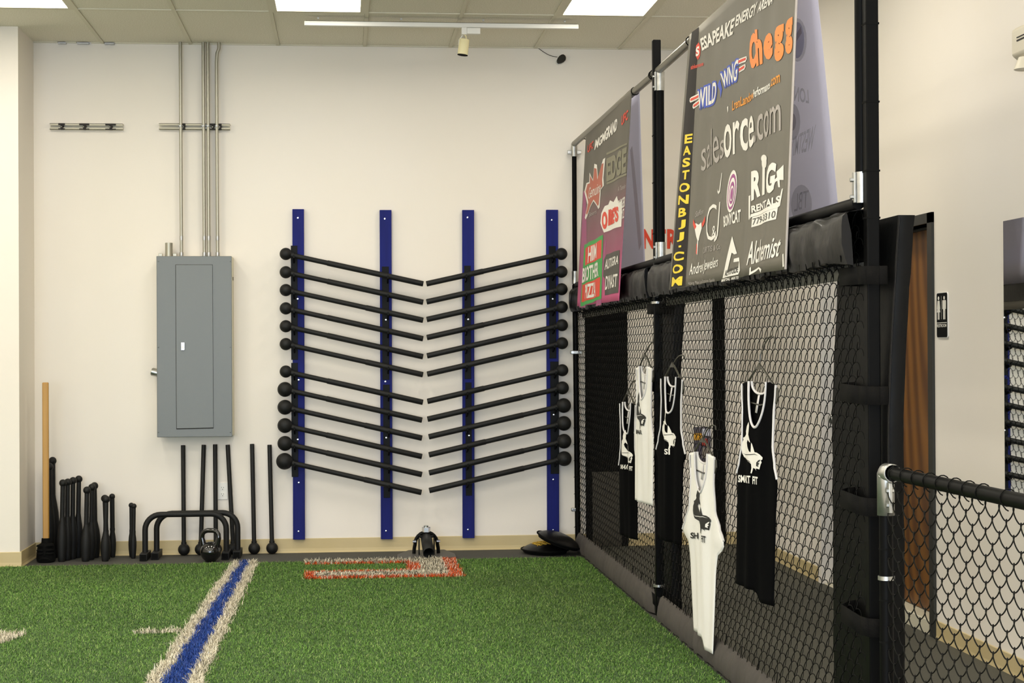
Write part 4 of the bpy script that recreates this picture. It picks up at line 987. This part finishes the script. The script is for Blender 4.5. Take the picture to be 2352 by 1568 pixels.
T1('ALTITUDE', [(1666, 635), (1697, 625), (1697, 611), (1668, 621)], 'pcharcoal', offset=.02, off=.0042); T1('MARTIAL ARTS', [(1658, 648), (1698, 640), (1698, 634), (1659, 641)], shear=.2, offset=.02)
T1('Alchemist', [(1716, 610), (1792, 588), (1797, 540), (1718, 556)], shear=.35, offset=.014); S1.poly([(1723, 616), (1722, 632), (1736, 624), (1744, 617), (1748, 626), (1750, 618), (1744, 613), (1734, 620), (1726, 624), (1726, 612)], 'pwhite', b1, name='swash')
S1.poly([(1798.5, 584), (1801, 582), (1802, 612), (1799, 613)], 'pwhite', b1, name='stroke')
MB().tube([S1.P(1, k/16)+V(-.001, -.003, 0) for k in range(17)], .0045, 6).build('hem', 'pgrey', b1)
# reverse side show-through
def TB(body, quad, m='pfaint', **k): return R1.text(body, quad, m, b1, mirror=True, name='show_through', **k)
R1.poly([ell(1833, 92, 21, 50)], 'pfaint', b1, .002, 'show_through'); R1.poly([ell(1832, 92, 17, 42)], 'bannerback', b1, .003, 'show_through'); R1.poly([(1822, 92), (1842, 60), (1844, 76), (1822, 108)], 'pfaintorange', b1, .004, 'show_through')
TB('LONG', [(1815, 230), (1860, 238), (1858, 206), (1816, 194)], offset=.02); R1.poly([ell(1822, 280, 17, 42)], 'pfaintdark', b1, .002, 'show_through'); R1.poly([ell(1822, 280, 8, 20)], 'pfaintred', b1, .003, 'show_through')
TB('WESTMINS', [(1812, 362), (1868, 345), (1876, 285), (1812, 324)], offset=.01); R1.poly([ell(1842, 470, 24, 46)], 'pfaint', b1, .002, 'show_through'); TB('TBL', [(1826, 486), (1858, 476), (1860, 436), (1828, 446)], 'pfaintdark', off=.0035)
# small banner print
def T2(body, quad, m='pwhite', **k): return S2.text(body, quad, m, b2, **k)
dotm = mat('purple dotted print', '#7B4A88', .6, var=(300, '#B4505F', .1))
S2.poly([(1340, 440), (1346, 436), (1345, 706), (1331, 706)], dotm, b2, .0014, 'dotted_band'); S2.poly([(1389, 560), (1394, 545), (1381, 700), (1369, 703)], dotm, b2, .0014, 'dotted_band')
T2('UFC', [(1350, 352), (1363, 340), (1364, 322), (1351, 334)], 'pred', offset=.03); T2('MGM', [(1366, 345), (1391, 322), (1392, 300), (1368, 322)], offset=.04, shear=.15); T2('GRAND', [(1391, 324), (1418, 298), (1419, 270), (1392, 296)], offset=.04, shear=.15); T2('UFC', [(1428, 290), (1443, 274), (1444, 251), (1429, 266)], 'pred', offset=.03)
cr = [(1344, 500), (1350, 470), (1343, 440), (1348, 420), (1354, 418), (1355, 396), (1363, 412), (1366, 376), (1372, 378), (1374, 408), (1386, 366), (1391, 362), (1387, 408), (1388, 426), (1381, 436), (1378, 476), (1375, 480), (1364, 462), (1352, 490), (1346, 504)]
S2.poly(cr, 'pwhite', b2, name='crown_print'); S2.poly([(1366+(x-1366)*.86, 436+(y-436)*.84) for x, y in cr], mat('dull red print', '#B4604A', .6), b2, .0036, 'crown_print')
T2('Genuine', [(1353, 458), (1381, 440), (1381, 416), (1354, 432)], shear=.3, off=.0046); T2('Beers', [(1354, 499), (1371, 490), (1371, 480), (1355, 488)], 'pgrey')
T2('EDGE', [(1394, 418), (1439, 396), (1441, 336), (1394, 364)], 'pdull', offset=.05); S2.poly([[(1394, 424), (1440, 402), (1440, 397), (1394, 419)], [(1394, 356), (1441, 332), (1441, 328), (1394, 351)]], 'pdull', b2, name='stripe'); T2('A Tannin', [(1420, 440), (1437, 432), (1438, 421), (1421, 429)], 'pgrey')
S2.poly([[(1380, 512), (1382, 490), (1390, 473), (1398, 470), (1402, 460), (1410, 464), (1418, 450), (1422, 466), (1430, 460), (1428, 520), (1408, 526), (1400, 530), (1388, 534)]], 'pwhite', b2, name='logo_cloud')
S2.poly([ell(1390, 506, 6.5, 20)], 'pred', b2, .0036, 'logo_letter'); S2.poly([ell(1390, 506, 2.6, 10)], 'pwhite', b2, .0044, 'logo_letter'); T2("lliE'S", [(1398, 519), (1422, 508), (1422, 472), (1399, 480)], 'pred', offset=.05, off=.0042); T2('BURGER', [(1421, 484), (1436, 474), (1437, 450), (1422, 460)], 'pwhite', offset=.02); T2('BOYZ', [(1421, 508), (1434, 500), (1435, 478), (1422, 486)], 'pwhite', offset=.02)
S2.poly([(1343, 562), (1386, 539), (1382, 686), (1334, 704)], 'pgreen', b2, name='logo_plate'); S2.poly([[(1346, 570), (1383, 550), (1382, 592), (1345, 610)], [(1339, 654), (1380, 636), (1378, 680), (1337, 694)]], 'pred', b2, .0034, 'logo_plate')
T2('HIM', [(1351, 604), (1371, 592), (1372, 558), (1353, 568)], off=.0045, offset=.03); T2('BROTHER', [(1338, 650), (1376, 634), (1376, 600), (1340, 616)], off=.0045, offset=.03); T2('PIZZA', [(1345, 686), (1369, 680), (1370, 646), (1346, 654)], off=.0045, offset=.03)
S2.poly([(1386, 634), (1388, 596), (1394, 584), (1424, 574), (1421, 672), (1390, 678), (1390, 640)], 'pcharcoal', b2, name='logo_plate'); T2('AUTOGRA', [(1390, 620), (1421, 606), (1422, 586), (1391, 596)], shear=.15, offset=.02, off=.004); T2('DYNAST', [(1391, 666), (1419, 658), (1420, 628), (1392, 634)], shear=.15, offset=.02, off=.004)
R2.poly([(1448, 345), (1453, 335), (1474, 560), (1468, 575)], 'pfaintorange', b2, .002, 'show_through')

# ------------------------------------------------------------------ tank tops on hangers
EMB = {}
EMB_PX = {'head': [(285, 960), (289, 1000), (284, 1060), (280, 1095), (290, 1140), (300, 1180), (292, 1176), (274, 1150), (266, 1180), (270, 1220), (288, 1275), (306, 1285), (340, 1280), (372, 1288), (402, 1308), (432, 1338), (430, 1360), (414, 1368), (422, 1392), (412, 1412), (404, 1440), (398, 1466), (378, 1458), (358, 1456), (366, 1480), (352, 1458), (332, 1448), (326, 1478), (316, 1508), (304, 1504), (314, 1450), (310, 1408), (290, 1388), (262, 1360), (236, 1332), (216, 1292), (209, 1245), (214, 1190), (230, 1152), (226, 1130), (246, 1118), (258, 1092), (256, 1060), (266, 1005)],
          'fin': [(310, 1180), (322, 1200), (334, 1240), (346, 1282), (322, 1290), (304, 1286), (308, 1230)],
          'brow': [(218, 1286), (250, 1304), (300, 1304), (350, 1300), (392, 1318), (350, 1307), (300, 1312), (252, 1311)], 'jaw': [(368, 1392), (392, 1366), (414, 1362), (398, 1384), (384, 1392), (402, 1404), (384, 1420), (390, 1440), (366, 1428)], 'gap': [(232, 1330), (262, 1352), (292, 1374), (312, 1398), (290, 1382), (258, 1356)]}
def tank(C, alpha, fabric, trim, lab, hlab, L=.82, flare=0, text=None, tcol='pwhite', twist=0, drift=0, tail=0, seed=0, emblem=True, hook=.17, emb_dx=0, emb_dy=0):
    """C = centre of the shoulder line; alpha = turn of the shirt out of the fence plane"""
    dr_ = V(math.sin(alpha), -math.cos(alpha), 0); nr = V(-math.cos(alpha), -math.sin(alpha), 0)   # nr faces the turf
    rn = random.Random(seed); ph = [rn.uniform(0, 6.3) for _ in range(4)]
    def outer(b):
        pts = [(0, .165), (.03, .163), (.12, .152), (.25, .15+flare*.25), (.33, .172+flare*.7), (.375, .196+flare), (.385, .196+flare*.93), (.43, .19+flare*.12), (.5, .188), (.65, .187), (L, .186)]
        for (a0, w0), (a1, w1) in zip(pts, pts[1:]):
            if b <= a1: f = (b-a0)/(a1-a0); f = f*f*(3-2*f); return w0+(w1-w0)*f
        return pts[-1][1]
    ND, NB = .185, .055
    def neck(b, nd): return .083*max(0, 1-(b/nd)**2.2)**.5 if b < nd else 0
    def depth(a, b, s):
        w_ = outer(b); e = max(0, 1-(a/w_)**2); g = max(0, min(1, b/.3))
        return s*(.006+.007*g)*e + g*(.006*math.sin(a*31+ph[0]+b*2)+.004*math.sin(a*52+ph[1]-b*3))*e
    def P(a, b, s=1):
        sag = .018*(abs(a)/.165)**1.5*max(0, 1-b/.3); aa = a+drift*max(0, b)/L
        if twist: an = twist*max(0, (b-.35)/L); q = V(a*math.cos(an), a*math.sin(an)*.6, 0); return C+dr_*(q.x+aa-a)+nr*(q.y+depth(a, b, s))-V(0, 0, b+sag)
        return C+dr_*aa+nr*depth(a, b, s)-V(0, 0, b+sag)
    t = thing('tank_top', C-V(0, 0, L), lab, 'tank top', 'tank tops hung on the cage fence')
    for nm, s, nd in (('front_panel', 1, ND), ('back_panel', -1, NB)):
        mb = MB()
        for sg in (-1, 1):
            mb.grid(lambda u, v: P(sg*(neck(v*nd, nd)+(outer(v*nd)-neck(v*nd, nd))*u), v*nd, s), 10, 16)
        def body(u, v):
            a = (2*u-1)*outer(nd+(L-nd)*v); k = max(0, min(1, (a-.02)/.05)); return P(a, nd+(L+tail*k*k*(3-2*k)-nd)*v, s)
        mb.grid(body, 20, 36)
        mb.build(nm, fabric, t, solid=.0016, angle=80, weld=.0008)
    def trimtube(nm, pts): MB().tube(pts, .0052, 6).build(nm, trim, t, angle=80)
    for s, nd, nm in ((1, ND, 'neck_trim'), (-1, NB, 'back_neck_trim')):
        N = 26; pts = []
        for k in range(N+1):
            th = math.pi*k/N; b = nd*max(0, math.sin(th))**.9; a = -neck(b, nd) if k < N/2 else neck(b, nd); pts.append(P(a, min(b, nd), s)+nr*.002*s)
        trimtube(nm, pts)
    for sg in (-1, 1):
        trimtube('arm_trim', [P(sg*outer(b)*.985, b, 1)+nr*.001 for b in [.0+.375*k/18 for k in range(19)]])
    # care tag and inside label
    tg = [P(-.012, NB+.004, -1), P(.006, NB+.004, -1), P(-.022, NB+.075, -1), P(-.04, NB+.072, -1)]
    MB().add([p+nr*.004 for p in (tg[0], tg[1], tg[2], tg[3])], [(0, 1, 2, 3)]).build('neck_label', 'trimwhite', t, solid=.001)
    S = Surf(lambda a, b: P(a, b, 1), nr, (-.03, .3))
    def put(pl, m, off, nm):
        mb = MB()
        for q in pl: w3, tr = refine(q, tri2(q), S.P, .02); mb.add([p+nr*off for p in w3], tr)
        mb.build(nm, m, t, smooth=False)
    if emblem:
        # fin-topped beast head in profile, outline in shirt coordinates, shared by all prints
        if not EMB:
            for nm, pl in EMB_PX.items(): EMB[nm] = [S.find(1660+px/4.6125, 760+py/4.6125) for px, py in pl]
        mv = lambda q: [(a+emb_dx, b+emb_dy) for a, b in q]
        put([mv(EMB['head']), mv(EMB['fin'])], tcol, .004, 'emblem')
        put([mv(EMB['brow']), mv(EMB['jaw']), mv(EMB['gap'])], 'pblack' if tcol == 'pwhite' else 'shirtwhite', .0052, 'emblem_line')
    for body, quad in (text or ()): S.text(body, quad, tcol, t, off=.005, offset=.03)
    # hanger
    hg = thing('clothes_hanger', C+V(0, 0, .0), hlab, 'hanger', 'hangers on the cage fence')
    c2 = C+nr*-.004+V(0, 0, .0)
    MB().tube([c2+dr_*(-.16)-V(0, 0, .03), c2+dr_*(-.1)+V(0, 0, .0), c2+dr_*(-.045)+V(0, 0, .036), c2+V(0, 0, .06), c2+dr_*.045+V(0, 0, .036), c2+dr_*.1+V(0, 0, .0), c2+dr_*.16-V(0, 0, .03)], .0045, 8).build('shoulders', 'hanger', hg)
    MB().tube([c2+dr_*(-.16)-V(0, 0, .032), c2+dr_*(-.17)-V(0, 0, .055), c2+dr_*(-.15)-V(0, 0, .085), c2-V(0, 0, .098), c2+dr_*.15-V(0, 0, .085), c2+dr_*.17-V(0, 0, .055), c2+dr_*.16-V(0, 0, .032)], .0035, 6).build('cross_bar', 'hanger', hg)
    for sg in (-1, 1): MB().prism([c2+dr_*(sg*.15)-V(0, 0, .025), c2+dr_*(sg*.176)-V(0, 0, .03), c2+dr_*(sg*.182)-V(0, 0, .062), c2+dr_*(sg*.162)-V(0, 0, .09), c2+dr_*(sg*.145)-V(0, 0, .082)], nr*.006).build('shoulder_tab', 'hanger', hg)
    MB().prism([c2+V(0, 0, .066), c2+dr_*(-.034)+V(0, 0, .04), c2+dr_*(.034)+V(0, 0, .04)], nr*.005).build('gusset', 'hanger', hg)
    hk = [c2+V(0, 0, .055), c2+V(0, 0, hook*.55)-dr_*.004, c2+V(0, 0, hook*.8)+dr_*.01, c2+V(0, 0, hook*.96)+dr_*.03, c2+V(0, 0, hook)+dr_*.05, c2+V(0, 0, hook*.95)+dr_*.068, c2+V(0, 0, hook*.82)+dr_*.07]
    f_x = [.0, .1, .35, .6, .8, 1, 1]
    MB().tube([p+V((XF-.004-p.x)*f, 0, 0) for p, f in zip(hk, f_x)], .0032, 8).build('hook', 'hanger', hg)
def shc(u, v, X): return atX(u, v, X)
SX = 1.598
tank(shc(1743, 872, SX), math.radians(10), 'shirtblack', 'trimwhite', 'black tank top with white beast print, nearest the camera post', 'hanger hooked high in the mesh holding the nearest black tank top', .82,
     text=(('SMART', [(1698, 1107), (1727, 1110), (1726, 1092), (1698, 1090)]), ('FIT', [(1731, 1111), (1743, 1113), (1743, 1095), (1731, 1093)])), seed=1, drift=-.055, tail=.04)
tank(shc(1613, 1036, SX), math.radians(8), 'shirtwhite', 'trimwhite', 'white tank top with black beast print, hanging lowest of all', 'hanger holding the low white tank top beside the skirt pad', .83, flare=.085,
     text=(('SH', [(1588, 1236), (1606, 1237), (1606, 1223), (1588, 1222)]), ('FIT', [(1613, 1244), (1623, 1247), (1623, 1231), (1613, 1229)])), tcol='pblack', twist=.3, tail=.05, seed=2, hook=.12, emb_dx=.045)
tank(shc(1543, 862, SX), math.radians(8), 'shirtblack', 'trimwhite', 'black tank top with white beast print, beside the middle post', 'hanger holding the black tank top beside the middle post', .82, flare=.03, text=(('SI', [(1528, 1043), (1541, 1044), (1541, 1031), (1528, 1030)]),), drift=-.05, seed=3, hook=.1, emb_dx=.03)
tank(shc(1480, 838, SX), math.radians(5), 'shirtwhite', 'trimwhite', 'white tank top between the two farther black ones', 'hanger holding the far white tank top', .74, text=(('MAR', [(1463, 996), (1476, 997), (1476, 987), (1463, 986)]),), drift=-.03, tcol='pblack', seed=4, hook=.12, emb_dx=-.01, emb_dy=-.02)
tank(shc(1442, 921, SX), math.radians(6.5), 'shirtblack', 'trimwhite', 'black tank top farthest along the fence, by the black panel', 'hanger holding the farthest black tank top', .77, text=(('SMART', [(1427, 1076), (1445, 1078), (1445, 1067), (1427, 1066)]), ('FIT', [(1447, 1080), (1455, 1081), (1455, 1071), (1447, 1070)])), seed=5, hook=.12, emb_dx=.05)

# ------------------------------------------------------------------ artificial turf
TE = 11.90       # turf edge in front of the rubber strip
TED = lambda xx: 11.765+0*xx
struct('floor_turf', MB().prism([V(XL, 5.0, .001), V(XF-.045, 5.0, .001), V(XF-.045, TED(XF), .001), V(XL, TED(XL), .001)], (0, 0, .007)), 'backing', smooth=False)
struct('floor_bounce', MB().box(XL, XR, YF, 5.0-.002, .001, .008), mat('pale bounce floor', '#BDB9AE', .5, var=(3, '#ADA99D', .3)), smooth=False)  # unseen pale floor behind the camera, added to bounce light up onto the ceiling
def blades(x, y, L, W_, lean, colr, name, label, cat):
    n = len(x); az = rng.uniform(0, 2*np.pi, n); la = np.abs(rng.normal(lean, .28, n)).clip(.05, 1.35)
    d = np.stack([np.cos(az), np.sin(az), np.zeros(n)], 1); sd = np.stack([-np.sin(az+rng.uniform(-1, 1, n)), np.cos(az), np.zeros(n)], 1); sd /= np.linalg.norm(sd, axis=1)[:, None]
    b0 = np.stack([x, y, np.full(n, .007)], 1)
    m1 = b0+d*(L*.42*np.sin(la*.6))[:, None]; m1[:, 2] += L*.55*np.cos(la*.6)
    tp = m1+d*(L*.5*np.sin(la*1.35))[:, None]; tp[:, 2] = m1[:, 2]+L*.48*np.cos(np.minimum(la*1.35, 1.7))
    hw = (W_/2)[:, None]*sd
    v = np.stack([b0-hw, b0+hw, m1+hw*.85, m1-hw*.85, tp+hw*.3, tp-hw*.3], 1).reshape(-1, 3); v[:, 2] = np.maximum(v[:, 2], .007)
    k = np.arange(n)[:, None]*6; f = np.concatenate([k+np.array([0, 1, 2, 3]), k+np.array([3, 2, 4, 5])])
    o = np_mesh(name, v, f, 'fibre', smooth=True)
    at_ = o.data.color_attributes.new('fibre', 'FLOAT_COLOR', 'POINT'); c = np.ones((n, 6, 4), np.float32); c[:, :, :3] = colr[:, None, :]
    at_.data.foreach_set('color', c.ravel()); tag(o, label, cat, kind='stuff'); return o
def cols(n, hexes, w_=None, jit=.14):
    base = np.array([lin(h)[:3] for h in hexes]); c = base[rng.choice(len(hexes), n, p=w_)]
    return c*(1+rng.normal(0, jit, (n, 1))).clip(.5, 1.6)
GX0, GX1, GY0 = -3.0, XF-.048, 6.5
dens = 13000; n = int((GX1-GX0)*(TE-GY0)*dens)
x = rng.uniform(GX0, GX1, n); y = rng.uniform(GY0, TE, n); keep = y < TED(x); x = x[keep]; y = y[keep]; n = len(x)
wob = lambda yy, s: .005*np.sin(yy*9+s)+.005*np.sin(yy*23+s*2)
LC = -.672-(11.7-y)*.013                       # centre of the yard line
hw_o = .078+(11.7-y)*.0085; hw_i = .030+(11.7-y)*.006
in_line = np.abs(x-LC+wob(y, 1)) < hw_o; in_blue = np.abs(x-LC+wob(y, 2)) < hw_i
in_tick = (x > -1.06) & (x < -.76) & (np.abs(y-8.875) < .02); in_patch = (x < -1.60+(y-8.87)*.0-(8.87-y)*.28) & (x > -2.2) & (y < 8.9) & (y > 8.15)
mk_all = ((x > -.275) & (x < .735) & (y > 11.585) & (y < TE)) | ((x > -.25) & (x < .70) & (y > 10.84) & (y < 11.17)) | ((x > .40) & (x < .73) & (y > 10.84) & (y < TE))
edge = ((y < 10.905) | ((x < .42) & (y > 11.10) & (y < 11.17)) | ((x < .42) & (y < 11.63) & (y > 11.5)) | (x > .64) | (x < -.2) & (y < 11.3) | ((x > .40) & (x < .48) & (y > 11.14) & (y < 11.55))) & (rng.uniform(0, 1, n) < .86)
line = in_line | in_tick | in_patch; mark = mk_all & ~line; green = ~(line | mark)
xs, ys = x[green], y[green]; m_ = len(xs)
pat = (np.sin(xs*2.1+1.3*np.sin(ys*1.7))+np.sin(ys*3.3+xs*1.1)+.8*np.sin(xs*9+ys*5)+.8*np.sin(ys*13-xs*6))/3.6
gc = cols(m_, ['#4C7A2C', '#5A8736', '#6A9347', '#446F26', '#8BA766'], [.32, .3, .18, .12, .08], .1)*np.array([1.14, 1.0, .92])*(1+.17*pat)[:, None]
soil = np.exp(-((xs-1.25)/.45)**2-((ys-9.6)/1.3)**2)+.6*np.exp(-((xs-.9)/.3)**2-((ys-10.6)/.5)**2)+.5*np.exp(-((xs+1.7)/.5)**2-((ys-11.2)/.6)**2)
gc = gc*(1-.3*soil[:, None])+np.array([.05, .035, .015])*(.35*soil[:, None])      # trodden, dirty areas
blades(xs, ys, rng.uniform(.011, .022, m_), rng.uniform(.0018, .0028, m_), 1.08, gc, 'turf', 'green artificial turf covering the gym floor', 'turf')
ex = lambda mask, k: (np.concatenate([x[mask]]+[x[mask]+rng.normal(0, .012, mask.sum()) for _ in range(k)]), np.concatenate([y[mask]]+[y[mask]+rng.normal(0, .012, mask.sum()) for _ in range(k)]))
wm = (in_line & ~in_blue) | in_tick | in_patch
bx_, by_ = ex(in_blue & in_line & ~in_tick, 1); blades(bx_, by_, rng.uniform(.018, .034, len(bx_)), rng.uniform(.0024, .0036, len(bx_)), .6, cols(len(bx_), ['#23479A', '#1B3A86', '#2F57AD', '#15306F']), 'turf_blue_line', 'blue turf stripe running away from camera between white borders', 'turf line')
wx_, wy_ = ex(wm, 1); blades(wx_, wy_, rng.uniform(.018, .042, len(wx_)), rng.uniform(.0024, .004, len(wx_)), .8, cols(len(wx_), ['#D6CDB8', '#C5BBA3', '#E2DAC8', '#6E6753'], [.4, .3, .22, .08]), 'turf_white_line', 'shaggy white turf borders of the blue stripe with a cross tick', 'turf line')
om = mark & edge; ox_, oy_ = ex(om, 1); blades(ox_, oy_, rng.uniform(.014, .028, len(ox_)), rng.uniform(.0024, .004, len(ox_)), .75, cols(len(ox_), ['#DC5212', '#C8440A', '#E66A28', '#3A2414', '#C9BDA4'], [.38, .28, .18, .12, .04]), 'turf_orange_mark', 'orange turf outline of the block mark by the landmine base', 'turf mark')
im = mark & ~edge; ix_, iy_ = ex(im, 1); blades(ix_, iy_, rng.uniform(.016, .034, len(ix_)), rng.uniform(.0026, .0042, len(ix_)), .8, cols(len(ix_), ['#E2DAC6', '#CFC5AD', '#2E2C24', '#45422F'], [.40, .26, .20, .14]), 'turf_white_mark', 'shaggy white turf filling of the orange edged mark', 'turf mark')
